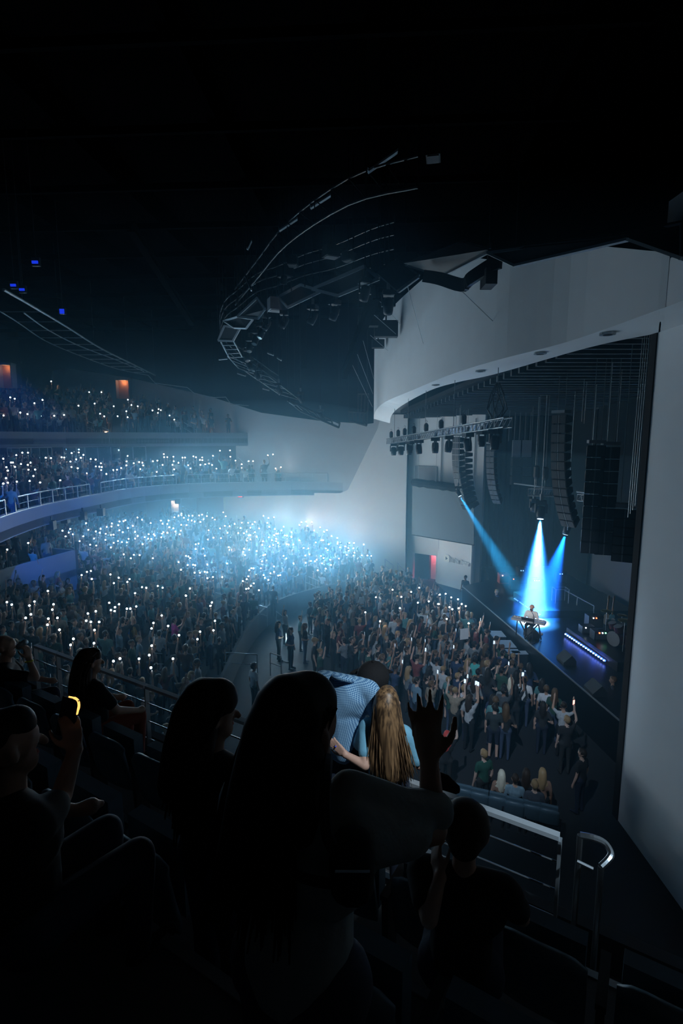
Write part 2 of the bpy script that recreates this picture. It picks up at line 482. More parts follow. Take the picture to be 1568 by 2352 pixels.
tag(obj('stage_curtain', folded((8.9, 32.7), (13.6, 32.85), SZ + 0.02, ceil_r(33) - .02), M_DRAPE), 'black pleated masking curtain beside the white wing wall', 'curtain')

# ------------------------------------------------------------------ audience terraces
class Terrace:
    """rows of steps along an offset path"""
    def __init__(s, name, path, nrm, rows, depth, rise, z0, start=0.0):
        s.name = name; s.rows = rows; s.depth = depth; s.rise = rise; s.z0 = z0
        s.path = [Vector((p[0], p[1], 0)) for p in path]
        s.nrm = [Vector((p[0], p[1], 0)).normalized() for p in nrm]
        s.start = start
    def line(s, off): return [p + n * off for p, n in zip(s.path, s.nrm)]
    def z(s, i): return s.z0 + s.rise * i
    def resample(s, off, step):
        L = s.line(off); out = []; acc = 0.0
        for a, b in zip(L[:-1], L[1:]):
            l = (b - a).length; d = (b - a) / l
            nn = Vector((-d.y, d.x, 0)); 
            while acc < l:
                out.append((a + d * acc, nn)); acc += step
            acc -= l
        return out
    def build(s, m, name):
        root = None
        for i in range(s.rows):
            a = s.line(s.start + s.depth * i); b = s.line(s.start + s.depth * (i + 1))
            vs = []; fs = []; k = len(a); zt = s.z(i); zb = s.z(0) - 0.35
            for p, q in zip(a, b):
                vs += [(p.x, p.y, zt), (q.x, q.y, zt), (q.x, q.y, zb), (p.x, p.y, zb)]
            for j in range(k - 1):
                o_ = 4 * j
                for c in range(4): fs.append((o_ + c, o_ + (c + 1) % 4, o_ + 4 + (c + 1) % 4, o_ + 4 + c))
            fs += [(0, 1, 2, 3), (4 * k - 4, 4 * k - 1, 4 * k - 2, 4 * k - 3)]
            mb = MB().add(vs, fs)
            if root is None: root = struct(name, mb, m)
            else: struct('step', mb, m, root)
        return root
def normals_from(pts, flip=1):
    out = []
    for i in range(len(pts)):
        a = pts[max(i - 1, 0)]; b = pts[min(i + 1, len(pts) - 1)]
        d = Vector((b[0] - a[0], b[1] - a[1], 0)).normalized()
        out.append((-d.y * flip, d.x * flip))
    return out
bowl_path = catmull([(3.3, 33.4, 0), (0.2, 30.6, 0), (-2.5, 28.2, 0), (-3.9, 25.8, 0), (-4.4, 22, 0), (-4.4, 18, 0), (-4.4, 14.5, 0), (-3.8, 12, 0), (-2.4, 10, 0), (-0.4, 8.6, 0)], 3)
bp_ = [(p.x, p.y) for p in bowl_path]
BOWL = Terrace('bowl', bp_, normals_from(bp_, -1), 19, 0.85, 0.135, 0.35)
BOWL.build(M_STEP, 'floor_terrace')
# concrete parapet at the pit edge
def ribbon(path, z0, z1, th, nrm):
    vs = []; fs = []
    for i, p in enumerate(path):
        n_ = Vector((nrm[i][0], nrm[i][1], 0)) * th
        a = z0[i] if isinstance(z0, list) else z0; b = z1[i] if isinstance(z1, list) else z1
        vs += [(p[0], p[1], a), (p[0], p[1], b), (p[0] + n_.x, p[1] + n_.y, b), (p[0] + n_.x, p[1] + n_.y, a)]
    k = len(path)
    for i in range(k - 1):
        o_ = 4 * i
        for c in range(4): fs.append((o_ + c, o_ + (c + 1) % 4, o_ + 4 + (c + 1) % 4, o_ + 4 + c))
    fs += [(0, 3, 2, 1), (4 * k - 4, 4 * k - 3, 4 * k - 2, 4 * k - 1)]
    return MB().add(vs, fs)
struct('wall_pit', ribbon(bp_, 0, 1.05, 0.12, normals_from(bp_, 1)), M_DARKWALL)

# balcony: measured along its pale fascia
fpx = [(0, 1190), (60, 1171), (120, 1156), (210, 1139), (300, 1123), (400, 1114), (500, 1110), (600, 1108), (700, 1107), (788, 1109)]
fp = [P(u, v, z=6.5) for u, v in fpx]
fp = [Vector((-11.2, 9.0, 0)), Vector((-11.9, 14.0, 0))] + fp
fp = catmull([(p.x, p.y, 0) for p in fp], 3)
fpx2 = [(p.x, p.y) for p in fp][::-1]
BALC = Terrace('balcony', fpx2, normals_from(fpx2, -1), 9, 0.85, 0.16, 5.95)
struct('wall_balcony_fascia', ribbon(fpx2, 5.55, 6.5, 0.16, BALC.nrm), M_BLUEFASCIA)
struct('trim_2', ribbon(fpx2, 6.5, 6.54, 0.22, BALC.nrm), M_RAIL, label='pale metal cap along the balcony fascia')
BALC.build(M_STEP, 'floor_balcony')
# loge box below the rear balcony
lg = [P(172, 1264, z=4.0), P(120, 1278, z=4.0), P(60, 1294, z=4.0), P(0, 1311, z=4.0)]
lg = [(p.x, p.y) for p in lg]; lg += [(lg[-1][0] - 0.3, lg[-1][1] - 4), (lg[-1][0] - 0.2, lg[-1][1] - 9)]
LOGE = Terrace('loge', lg, normals_from(lg, -1), 4, 0.95, 0.14, 3.05)
struct('wall_loge_fascia', ribbon(lg, 2.0, 4.0, 0.16, LOGE.nrm), M_BLUEFASCIA)
LOGE.build(M_STEP, 'floor_loge')
pa = LOGE.path[0]; pb = LOGE.path[0] + LOGE.nrm[0] * 5
struct('wall_loge_end', MB().slab([(pa.x, pa.y, 1.0), (pb.x, pb.y, 1.0), (pb.x, pb.y, 4.0), (pa.x, pa.y, 4.0)], 0.16), M_DARKWALL)
# upper tier with its fascia at eye level
up = catmull([(-6.4, 38.7, 0), (-12, 36.8, 0), (-17.5, 33.5, 0), (-20.3, 28.5, 0), (-21, 22, 0), (-21, 14, 0)], 3)
up = [(p.x, p.y) for p in up]
UPPER = Terrace('upper', up, normals_from(up, -1), 8, 0.85, 0.29, 9.55)
struct('wall_upper_fascia', ribbon(up, 9.0, 9.95, 0.2, UPPER.nrm), M_GREYWALL)
UPPER.build(M_STEP, 'floor_upper')
# rear walls under the upper tier and under the balcony
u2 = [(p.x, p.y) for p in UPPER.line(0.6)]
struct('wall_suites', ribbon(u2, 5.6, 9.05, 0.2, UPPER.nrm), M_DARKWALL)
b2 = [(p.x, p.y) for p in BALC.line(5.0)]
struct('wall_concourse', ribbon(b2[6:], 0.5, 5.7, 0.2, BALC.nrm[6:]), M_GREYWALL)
# ------------------------------------------------------------------ people: one continuous surface grown from tapered limbs
def seg_sdf_tags(C, caps):
    """index of the nearest tapered limb for points C (n,3)"""
    best = np.full(len(C), 1e9); idx = np.zeros(len(C), int)
    for k, (p, q, r1, r2, t) in enumerate(caps):
        p = np.array(p); q = np.array(q); d = q - p; L = max(d @ d, 1e-9)
        s = np.clip(((C - p) @ d) / L, 0, 1)
        dist = np.linalg.norm(C - (p + s[:, None] * d), axis=1) - (r1 + (r2 - r1) * s)
        m = dist < best
        best[m] = dist[m]; idx[m] = k
    return idx
def caps_mesh(caps, n=10):
    mb = MB()
    for p, q, r1, r2, t in caps:
        p, q = Vector(p), Vector(q)
        d = q - p
        if d.length < 1e-4:
            mb.ball(p, r1, n, max(6, n // 2 + 2)); continue
        d.normalize(); a = d.orthogonal().normalized(); b = d.cross(a)
        vs = [p - d * r1]; rings = []
        for ang in (-60, -30, 0):
            A = math.radians(ang); rings.append((p + d * (r1 * math.sin(A)), r1 * math.cos(A)))
        for ang in (0, 30, 60):
            A = math.radians(ang); rings.append((q + d * (r2 * math.sin(A)), r2 * math.cos(A)))
        for c, rr in rings:
            for i in range(n):
                t_ = 2 * math.pi * i / n
                vs.append(c + (a * math.cos(t_) + b * math.sin(t_)) * rr)
        vs.append(q + d * r2)
        fs = [(0, 1 + (i + 1) % n, 1 + i) for i in range(n)]
        R = len(rings)
        for k in range(R - 1):
            for i in range(n):
                o_ = 1 + k * n
                fs.append((o_ + i, o_ + (i + 1) % n, o_ + n + (i + 1) % n, o_ + n + i))
        l = len(vs) - 1; o_ = 1 + (R - 1) * n
        fs += [(o_ + i, o_ + (i + 1) % n, l) for i in range(n)]
        mb.add(vs, fs)
    return mb
def grow(caps, voxel, tris=None, smooth=3, n=10, fac=0.5):
    """union of the limbs as one smooth surface -> (verts, faces)"""
    me = bpy.data.meshes.new('tmp')
    mb = caps_mesh(caps, n)
    me.from_pydata(mb.v, [], mb.f)
    o = bpy.data.objects.new('tmp', me); COL.objects.link(o)
    m = o.modifiers.new('r', 'REMESH'); m.mode = 'VOXEL'; m.voxel_size = voxel
    if smooth:
        m = o.modifiers.new('s', 'SMOOTH'); m.iterations = smooth; m.factor = fac
    if tris:
        m = o.modifiers.new('t', 'TRIANGULATE')
        m = o.modifiers.new('d', 'DECIMATE'); m.ratio = 1.0
        dg = bpy.context.evaluated_depsgraph_get(); nt = len(o.evaluated_get(dg).data.polygons)
        m.ratio = min(1.0, tris / max(nt, 1))
    dg = bpy.context.evaluated_depsgraph_get(); dg.update()
    ev = o.evaluated_get(dg).to_mesh()
    V = np.empty(len(ev.vertices) * 3); ev.vertices.foreach_get('co', V); V = V.reshape(-1, 3)
    F = [tuple(p.vertices) for p in ev.polygons]
    o.evaluated_get(dg).to_mesh_clear()
    bpy.data.objects.remove(o); bpy.data.meshes.remove(me)
    return V, F
def human_caps(armL=None, armR=None, sit=False, hair='short', cap=False, lean=0.0, sh=0.185, stance=0.09, shorts=False, detail=True, turn=0.0):
    """limbs of a 1.75 m person facing +Y with feet at the origin; arms are (elbow, wrist, fingertip)"""
    Z = -0.45 if sit else 0.0
    c = []
    A = lambda p, q, r1, r2, t: c.append((p, q, r1, r2, t))
    ly = lean
    A((-.085, 0, .95 + Z), (.085, 0, .95 + Z), .115, .115, 'pants')
    A((0, .0, 1.0 + Z), (0, .01 + ly * .4, 1.2 + Z), .135, .13, 'shirt')
    A((-.075, .01 + ly * .7, 1.30 + Z), (.075, .01 + ly * .7, 1.30 + Z), .118, .118, 'shirt')
    A((-sh + .02, ly, 1.415 + Z), (sh - .02, ly, 1.415 + Z), .062, .062, 'shirt')
    A((0, ly, 1.40 + Z), (0, ly + .015, 1.54 + Z), .06, .052, 'skin')
    hc = Vector((0, ly + .02, 1.64 + Z))
    Rt = Matrix.Rotation(turn, 3, 'Z')
    H = lambda x, y, z: tuple(hc + Rt @ Vector((x, y, z)))
    A(H(0, -.02, .03), H(0, .01, .02), .095, .088, 'skin')
    A(H(0, .03, -.06), H(0, .04, -.075), .062, .05, 'skin')
    if detail:
        A(H(0, .10, -.01), H(0, .112, -.03), .014, .016, 'skin')
        for s in (-1, 1): A(H(.088 * s, -.005, -.01), H(.092 * s, -.012, .02), .018, .02, 'skin')
    if hair == 'short':
        A(H(0, -.035, .055), H(0, .02, .07), .092, .075, 'hair')
        A(H(0, -.06, 0), H(0, -.06, .03), .075, .08, 'hair')
    elif hair == 'long':
        A(H(0, -.03, .05), H(0, .02, .065), .098, .082, 'hair')
        A(H(0, -.06, .02), H(0, -.105, -.16), .095, .085, 'hair')
        A(H(0, -.105, -.16), H(0, -.13, -.33), .085, .05, 'hair')
        A(H(-.05, -.07, 0), H(-.08, -.08, -.26), .055, .03, 'hair')
        A(H(.05, -.07, 0), H(.08, -.08, -.26), .055, .03, 'hair')
    elif hair == 'bun':
        A(H(0, -.03, .05), H(0, .02, .065), .096, .08, 'hair')
        A(H(0, -.10, .09), H(0, -.11, .10), .045, .045, 'hair')
    if cap:
        A(H(0, -.03, .055), H(0, .02, .06), .102, .096, 'hair')
        A(H(-.04, .13, .045), H(.04, .13, .045), .03, .03, 'hair')
    for s, arm in ((-1, armL), (1, armR)):
        S = (s * sh, ly, 1.405 + Z)
        if arm is None:
            arm = ((s * (sh + .06), ly - .02, 1.12 + Z), (s * (sh + .07), ly + .05, .88 + Z), (s * (sh + .06), ly + .08, .72 + Z))
        e, w, h = arm
        mid = tuple((np.array(S) * .35 + np.array(e) * .65))
        A(S, mid, .055, .05, 'shirt')
        A(mid, e, .045, .04, 'skin')
        A(e, w, .041, .028, 'skin')
        A(w, tuple(np.array(w) * .45 + np.array(h) * .55), .03, .038, 'skin')
        A(tuple(np.array(w) * .45 + np.array(h) * .55), h, .032, .015, 'skin')
    for s in (-1, 1):
        if sit:
            A((s * .1, 0, .95 + Z), (s * .12, .42, .97 + Z), .09, .062, 'pants')
            A((s * .12, .43, .95 + Z), (s * .12, .40, .09), .056, .042, 'pants')
            A((s * .12, .38, .05), (s * .12, .56, .035), .042, .03, 'shoe')
        else:
            x = stance
            A((s * x, 0, .92), (s * (x + .01), .015, .5), .092, .06, 'pants')
            A((s * (x + .01), .015, .5), (s * (x + .015), -.01, .1), .057, .042, 'skin' if shorts else 'pants')
            A((s * (x + .015), -.03, .05), (s * (x + .03), .15, .035), .042, .03, 'shoe')
    return c
UP_R = ((.30, .05, 1.50), (.27, .12, 1.78), (.26, .15, 1.95))
UP_L = ((-.30, .05, 1.50), (-.27, .12, 1.78), (-.26, .15, 1.95))
HI_R = ((.27, .02, 1.66), (.22, .08, 1.93), (.21, .10, 2.10))
FR_R = ((.24, .10, 1.20), (.10, .34, 1.40), (.06, .40, 1.54))
FR_L = ((-.24, .10, 1.20), (-.06, .33, 1.38), (-.02, .38, 1.46))
BEND_R = ((.30, -.06, 1.14), (.12, .16, 1.08), (.02, .20, 1.10))
VARS = {   # name: (limbs, hand place or None)
    'plain': (human_caps(), None),
    'plainlong': (human_caps(hair='long', armR=BEND_R, sh=.165), None),
    'upright': (human_caps(armR=UP_R), (.25, .16, 1.98)),
    'uplong': (human_caps(armR=UP_R, hair='long', sh=.165), (.25, .16, 1.98)),
    'upleft': (human_caps(armL=UP_L), (-.25, .16, 1.98)),
    'high': (human_caps(armR=HI_R), (.20, .11, 2.13)),
    'highlong': (human_caps(armR=HI_R, hair='long', sh=.165), (.20, .11, 2.13)),
    'front': (human_caps(armR=FR_R, armL=FR_L), (.03, .43, 1.56)),
    'cap': (human_caps(cap=True, hair='none'), None),
    'both': (human_caps(armR=UP_R, armL=UP_L, hair='bun', sh=.165), (.25, .16, 1.98)),
    'shorts': (human_caps(shorts=True), None),
    'seated': (human_caps(sit=True), None),
    'seatedlong': (human_caps(sit=True, hair='long', sh=.165), None),
}
TAGI = {'skin': 0, 'hair': 1, 'shirt': 2, 'pants': 3, 'shoe': 3}
# materials for single people: cloth colour comes from the object's own colour
def objcol_mat(name, rough):
    m = bpy.data.materials.new(name); m.use_nodes = True
    nt = m.node_tree; b = nt.nodes['Principled BSDF']
    oi = nt.nodes.new('ShaderNodeObjectInfo')
    nz = nt.nodes.new('ShaderNodeTexNoise'); nz.inputs['Scale'].default_value = 14
    mx = nt.nodes.new('ShaderNodeMix'); mx.data_type = 'RGBA'; mx.blend_type = 'MULTIPLY'; mx.inputs[0].default_value = 0.5
    nt.links.new(oi.outputs['Color'], mx.inputs[6]); nt.links.new(nz.outputs['Fac'], mx.inputs[7])
    nt.links.new(mx.outputs[2], b.inputs['Base Color'])
    b.inputs['Roughness'].default_value = rough
    return m
def rand_mat(name, cols, rough, spec=0.3):
    m = bpy.data.materials.new(name); m.use_nodes = True
    nt = m.node_tree; b = nt.nodes['Principled BSDF']
    oi = nt.nodes.new('ShaderNodeObjectInfo')
    rp = nt.nodes.new('ShaderNodeValToRGB'); rp.color_ramp.interpolation = 'CONSTANT'
    el = rp.color_ramp.elements
    while len(el) < len(cols): el.new(0.5)
    for i, c in enumerate(cols):
        el[i].position = i / len(cols); el[i].color = (*c, 1)
    nt.links.new(oi.outputs['Random'], rp.inputs['Fac'])
    nt.links.new(rp.outputs['Color'], b.inputs['Base Color'])
    b.inputs['Roughness'].default_value = rough
    b.inputs['Specular IOR Level'].default_value = spec
    return m
SKINS = [(.58, .36, .27), (.50, .30, .21), (.36, .21, .14), (.62, .41, .32), (.24, .13, .085)]
HAIRS = [(.02, .013, .009), (.035, .02, .012), (.10, .055, .025), (.30, .19, .09), (.015, .011, .010)]
PANTSC = [(.02, .025, .045), (.012, .012, .014), (.05, .07, .12), (.03, .03, .03), (.016, .018, .02)]
PM = [rand_mat('crowd_skin', SKINS, .6), rand_mat('crowd_hair', HAIRS, .6), objcol_mat('crowd_top', .85), rand_mat('crowd_trousers', PANTSC, .9)]
LOW, MID = {}, {}
for k, (caps, hand) in VARS.items():
    V, F = grow(caps, 0.034, 230, smooth=2, n=8)
    F = np.array([f[:3] for f in F]); C = V[F].mean(1)
    LOW[k] = (V, F, np.array([TAGI[caps[i][4]] for i in seg_sdf_tags(C, caps)]))
    V, F = grow(caps, 0.022, 900, smooth=3)
    Fa = np.array([f[:3] for f in F]); C = V[Fa].mean(1)
    me = bpy.data.meshes.new('person_' + k)
    me.from_pydata(V.tolist(), [], Fa.tolist())
    for m in PM: me.materials.append(m)
    me.polygons.foreach_set('material_index', [TAGI[caps[i][4]] for i in seg_sdf_tags(C, caps)])
    me.polygons.foreach_set('use_smooth', [True] * len(Fa))
    MID[k] = me

# ------------------------------------------------------------------ where the crowd stands
def in_poly(x, y, poly):
    c = False; j = len(poly) - 1
    for i in range(len(poly)):
        if (poly[i][1] > y) != (poly[j][1] > y) and x < (poly[j][0] - poly[i][0]) * (y - poly[i][1]) / (poly[j][1] - poly[i][1]) + poly[i][0]: c = not c
        j = i
    return c
PIT = [(-1.6, 24.2), (-.2, 19.8), (2.5, 16.1), (4.4, 14.5), (7.0, 14.2), (6.75, 18), (5.75, 24), (5.0, 28), (4.0, 31.6), (1.6, 31.2), (-.4, 29.2), (-1.3, 27)]
LOGEPOLY = [(p.x, p.y) for p in LOGE.path] + [(p.x, p.y) for p in LOGE.line(14)][::-1]
spots = []      # x, y, z, zone, row, heading
def add_terrace(T, zone, i0, i1, step, skip=None, aisle=None, prob=1.0):
    for i in range(i0, i1):
        off = T.start + T.depth * (i + 0.55)
        for j, (p, nn) in enumerate(T.resample(off, step)):
            if aisle and (j % aisle) in (0, 1): continue
            if RNG.random() > prob: continue
            x = p.x + RNG.normal(0, .05); y = p.y + RNG.normal(0, .05)
            if y > wall_y(x) - 0.45 or x < -26.5: continue
            if skip and skip(x, y): continue
            spots.append((x, y, T.z(i), zone, i))
add_terrace(BOWL, 'bowl', 0, 19, 0.56, skip=lambda x, y: in_poly(x, y, LOGEPOLY) or y < 9.5, aisle=17)
add_terrace(BALC, 'balcony', 0, 9, 0.58, aisle=16, prob=.95)
add_terrace(LOGE, 'loge', 0, 4, 0.6, aisle=11, prob=.9)
add_terrace(UPPER, 'upper', 0, 8, 0.6, aisle=15, prob=.8)
y = 14.2; row = 0
while y < 31.6:
    x = -1.7
    while x < 7.2:
        xx = x + RNG.normal(0, .11); yy = y + RNG.normal(0, .12)
        if in_poly(xx, yy, PIT) and RNG.random() < (.80 if row > 1 else .62): spots.append((xx, yy, 0.0, 'pit', row))
        x += .52
    y += .62; row += 1
spots = np.array([(a, b, c, {'bowl': 0, 'balcony': 1, 'loge': 2, 'upper': 3, 'pit': 4}[d], e) for a, b, c, d, e in spots])
# people stepping through the aisle between the pit and the terraces
EXTRA = [(655, 1462), (690, 1478), (712, 1440), (735, 1420), (748, 1452), (762, 1405), (700, 1505), (725, 1492), (668, 1520), (770, 1440), (640, 1500), (752, 1490), (722, 1550), (735, 1570)]
for u, v in EXTRA:
    p = P(u, v + 18, z=0)
    spots = np.vstack([spots, [p.x, p.y, 0, 4, 40]])

# phone torches read off the photograph: (crop origin, scale, points), zones they can be in
PH = [
 (0, 1000, 6.272, (1,), [(50,350),(240,297),(325,262),(407,262),(165,405),(190,405),(307,425),(445,407),(402,440),(98,473),(222,468),(412,510),(118,523),(512,507),(485,600),(95,633),(117,698),(50,712),(250,682),(430,672),(583,693),(635,722),(537,738),(265,857),(643,832),(752,817),(920,742),(893,783),(1075,735),(1047,783),(1150,768),(873,660),(660,335),(738,340),(890,327),(928,330),(955,212),(1035,267),(1142,215),(1137,257),(1205,292),(1168,335),(1100,357),(1018,390),(1310,352),(1380,360),(1455,415),(1035,470),(1120,487),(1385,460),(1433,463),(1468,468),(1460,512),(1255,558),(1535,568),(1487,692),(592,162)]),
 (0, 1000, 6.272, (0,), [(903,1385),(1015,1360),(995,1413),(1055,1437),(950,1467),(1243,1275),(1205,1465),(1150,1535),(1357,1497),(1387,1600),(1303,1587),(1383,1395),(1440,1413),(1452,1357),(1540,1330),(1523,1430),(1520,1517),(1275,1372)]),
 (0, 1000, 6.272, (2,), [(408,1565),(108,1660),(603,1663),(568,1705)]),
 (250, 1000, 6.272, (1,), [(150,223),(272,307),(258,385),(255,445),(360,413),(438,397),(485,403),(497,445),(455,497),(180,482),(68,510),(120,507),(45,590),(72,597),(97,655),(65,683),(540,580),(480,680),(555,667),(650,640),(690,537),(637,383),(700,375),(653,232),(700,103),(770,132),(825,125),(873,132),(793,280),(835,268),(797,325),(843,325),(775,437),(962,257),(1040,270),(1083,278),(930,318),(1063,332),(1097,330),(935,383),(917,435),(1003,405),(940,500),(853,660),(1103,660),(1128,185),(1160,153),(1355,187),(1207,268),(1430,263),(1218,313),(1255,325),(1345,327),(1313,363),(1347,367),(1435,370),(1498,303),(1143,440),(1177,487),(1388,427),(1443,415),(1320,435),(1487,437),(1240,507),(1205,563),(1267,535),(1370,507),(1413,487),(1490,487),(1548,490),(1383,603),(1507,628),(1545,632)]),
 (250, 1000, 6.272, (0,), [(413,1193),(480,1225),(155,1250),(213,1247),(240,1233),(45,1280),(138,1305),(40,1323),(278,1345),(348,1315),(603,1273),(750,1237),(860,1237),(775,1283),(843,1287),(872,1335),(930,1350),(945,1190),(1005,1167),(1047,1137),(1047,1160),(1083,1197),(1153,1167),(1205,1167),(1143,1227),(1193,1237),(1237,1252),(1300,1163),(1343,1152),(1413,1173),(1493,1197),(1527,1223),(1365,1217),(1320,1257),(1043,1300),(1120,1303),(1038,1383),(1018,1437),(960,1397),(845,1412),(787,1405),(765,1427),(757,1480),(650,1437),(663,1455),(570,1435),(517,1477),(567,1500),(615,1503),(487,1580),(380,1400),(382,1497),(418,1460),(287,1502),(260,1553),(190,1550),(135,1533),(72,1560),(30,1627),(70,1442),(37,1447),(153,1377),(203,1405),(1437,1377),(1507,1485),(1427,1510),(1253,1580),(1292,1570),(1252,1648),(1363,1642),(1112,1748),(1150,1757),(1170,1778),(1385,1745),(217,1727),(362,1733),(443,1737),(320,1783),(635,1783),(1008,1837)]),
 (400, 1150, 6.272, (0,), [(743,233),(707,177),(870,343),(973,327),(1065,327),(1160,315),(1127,350),(1285,228),(1358,260),(1340,328),(1437,248),(730,373),(797,378),(662,410),(768,472),(673,550),(957,403),(1097,400),(1223,408),(1368,387),(1450,420),(922,475),(1005,480),(1043,457),(1073,513),(1097,508),(1163,463),(1188,527),(1047,587),(1098,570),(1362,538),(1440,507),(1470,487),(1495,485),(1545,437),(1470,560),(1407,580),(1467,595),(1495,620),(1428,648),(1375,673),(1280,595),(1270,647),(1188,737),(1083,720),(1007,703),(993,750),(1020,797),(787,680),(793,718),(1280,798),(1310,788),(1263,885),(765,917),(1437,960),(1247,985),(1115,985),(1143,987),(1085,1013),(1068,1102),(1043,1143),(988,1170),(1147,1203),(1103,1240),(1040,1285),(1072,1277),(1290,1083),(1303,1120),(1440,1037),(1385,1057),(1525,1083),(1500,1090),(1453,1128),(1357,1153),(1528,1182),(1333,1243),(1320,1278),(1220,1302),(1447,1413),(100,1007),(295,1050),(370,1050),(440,1037),(478,1043),(560,1112),(690,1113),(477,1130),(233,1282),(170,1383),(547,1483),(522,1532),(193,940),(273,935),(303,943),(477,930)]),
 (650, 1150, 6.272, (0,), [(8,385),(265,320),(235,360),(333,313),(413,317),(348,375),(447,440),(533,395),(588,457),(630,435),(697,520),(780,547),(122,465),(25,513),(57,513),(120,533),(233,580),(57,637),(85,643),(148,643),(470,612),(550,580),(575,580),(657,637),(297,692),(362,698),(618,698),(645,723),(787,610),(783,630),(818,683),(895,668),(955,620),(1020,620),(1160,642),(938,692),(945,730),(1010,697),(1027,760),(915,792),(1013,803),(1070,852),(1133,798),(1213,800),(1267,805),(1383,888),(1335,920),(1187,957),(1285,967),(1337,978),(1518,878),(1040,1025),(318,803),(380,783),(400,880),(455,885),(487,862),(543,807),(582,837),(673,860),(803,843),(328,907),(153,915),(560,915),(687,938),(613,990),(502,1013),(8,807),(45,843),(25,1170),(110,1183),(135,1187),(80,1255),(172,1272),(218,1293),(20,1343)]),
 (0, 800, 3.136, (3,), [(370,243),(643,321),(731,321),(76,360),(108,369),(308,378),(250,402),(567,419),(683,404),(820,423),(922,376),(947,414),(993,423),(148,469),(28,490),(68,494),(200,480),(228,482),(134,510),(203,497),(295,493),(332,483),(392,492),(463,486),(229,526),(264,538),(350,519),(382,520),(422,517),(340,547),(393,548),(405,553),(583,526),(518,562),(545,558),(722,477),(752,496),(848,495),(911,459),(920,502),(921,530),(952,540),(1015,594),(1099,453),(1143,443),(1159,451),(1138,471),(1181,487),(1222,489),(1256,519),(1180,528),(1238,536),(1187,577),(1229,578),(1330,570),(1367,575)]),
 (400, 800, 2.613, (3,), [(391,449),(403,459),(263,485),(344,491),(378,495),(397,520),(418,520),(436,519)]),
 (400, 800, 2.613, (1,), [(175,600),(275,619),(335,617),(337,655),(233,649),(368,678),(405,700),(405,722),(447,682),(473,682),(562,646),(593,641),(737,664),(783,714),(608,725),(640,718),(694,748),(722,758),(747,740),(840,767),(880,770),(900,770),(473,750),(477,778),(493,778),(600,772),(615,774)]),
 (0, 1300, 3.015, (0,), [(50,258),(85,275),(218,343),(178,368),(243,254),(205,282),(375,273),(365,310),(337,373),(400,367),(333,415),(413,450),(637,97),(567,70),(603,47),(632,40),(760,262),(770,313),(797,320),(610,337),(665,321),(600,387),(630,395),(688,395),(655,452),(652,543),(492,555),(510,513),(825,272),(797,293),(880,303),(903,303),(943,287),(823,88),(765,65),(898,97),(883,117),(790,125),(935,195),(985,153),(1015,158),(1095,145),(1127,157),(1120,350),(1063,402),(1052,440),(1240,487),(1287,211),(1318,163),(1387,462),(1365,515),(1478,453),(1490,387),(1468,258),(1457,283),(1210,397),(1165,423),(1053,560),(787,667),(835,650),(963,651),(1047,713),(1035,625),(1200,650),(332,180)]),
 (1000, 1250, 2.7606, (4,), [(27,325),(62,320),(97,343),(142,355),(15,385),(88,405),(147,412),(190,398),(207,508),(70,480),(105,418),(165,385)]),
 (500, 1350, 2.613, (4,), [(1048,17),(1207,5),(948,62),(1092,128),(973,207),(885,153),(1330,48),(1365,42),(1265,87),(1325,103),(1200,95),(1100,60),(1160,30)]),
]
used = np.zeros(len(spots), int)
hand_h = np.array([0, 0, 1.98])
cand = proj(spots[:, :3] + hand_h)
phones = []    # position, zone, row, spot index
for ox, oy, sc, zones, pts in PH:
    zi = np.isin(spots[:, 3], zones)
    for zx, zy in pts:
        u, v = ox + zx / sc, oy + zy / sc
        d2 = (cand[:, 0] - u) ** 2 + ((cand[:, 1] - v) * 1.3) ** 2 + np.where(zi, 0, 1e9) + used * 900
        k = int(np.argmin(d2))
        if d2[k] > 40 ** 2: continue
        p = P(u, v, y=spots[k, 1] + .16)
        used[k] += 1
        phones.append([p.x, p.y, p.z, spots[k, 3], spots[k, 4], k])
phones = np.array(phones)
# the person under each torch stands where the raised hand meets it
for ph in phones:
    k = int(ph[5])
    spots[k, 0] = ph[0] - (.25 * (1 if (k % 3) else -1)); spots[k, 1] = ph[1] - .16
sc_h = np.clip(RNG.normal(.985, .045, len(spots)), .88, 1.08)
for ph in phones:
    k = int(ph[5]); sc_h[k] = np.clip((ph[2] - spots[k, 2]) / 1.98, .8, 1.25)
face = np.zeros(len(spots))
for k in range(len(spots)):
    x, y = spots[k, 0], spots[k, 1]
    face[k] = math.atan2(-(8.2 - x), (20.5 - y)) + RNG.normal(0, .2)
hasph = set(int(p[5]) for p in phones)
kinds = []
for k in range(len(spots)):
    r = RNG.random()
    if k in hasph: kinds.append('upright' if k % 3 == 1 else 'uplong' if k % 3 == 2 else 'upleft')
    else: kinds.append(['plain', 'plainlong', 'cap', 'plain', 'plainlong', 'front', 'high', 'highlong', 'both', 'shorts', 'plain', 'plainlong'][int(r * 12)])
for k in hasph: face[k] = 0.0
TOPS = [((.02, .02, .022), 'black'), ((.05, .05, .055), 'charcoal'), ((.55, .57, .58), 'white'), ((.22, .24, .25), 'grey'), ((.03, .05, .12), 'navy'), ((.16, .26, .34), 'pale blue'), ((.02, .02, .022), 'black'), ((.10, .045, .03), 'brown'),
        ((.03, .09, .06), 'dark green'), ((.22, .05, .05), 'red'), ((.35, .28, .2), 'tan'), ((.08, .09, .10), 'slate'), ((.03, .03, .032), 'black'), ((.12, .30, .30), 'teal')]
WTOP = [int(x) for x in RNG.integers(0, len(TOPS), len(spots))]
WTOP = [2 if (spots[k, 3] == 4 and RNG.random() < .16) else w for k, w in enumerate(WTOP)]
pj = proj(spots[:, :3] + np.array([0, 0, 1.2]))
vis = (pj[:, 0] > -60) & (pj[:, 0] < 1630) & (pj[:, 2] > 0)
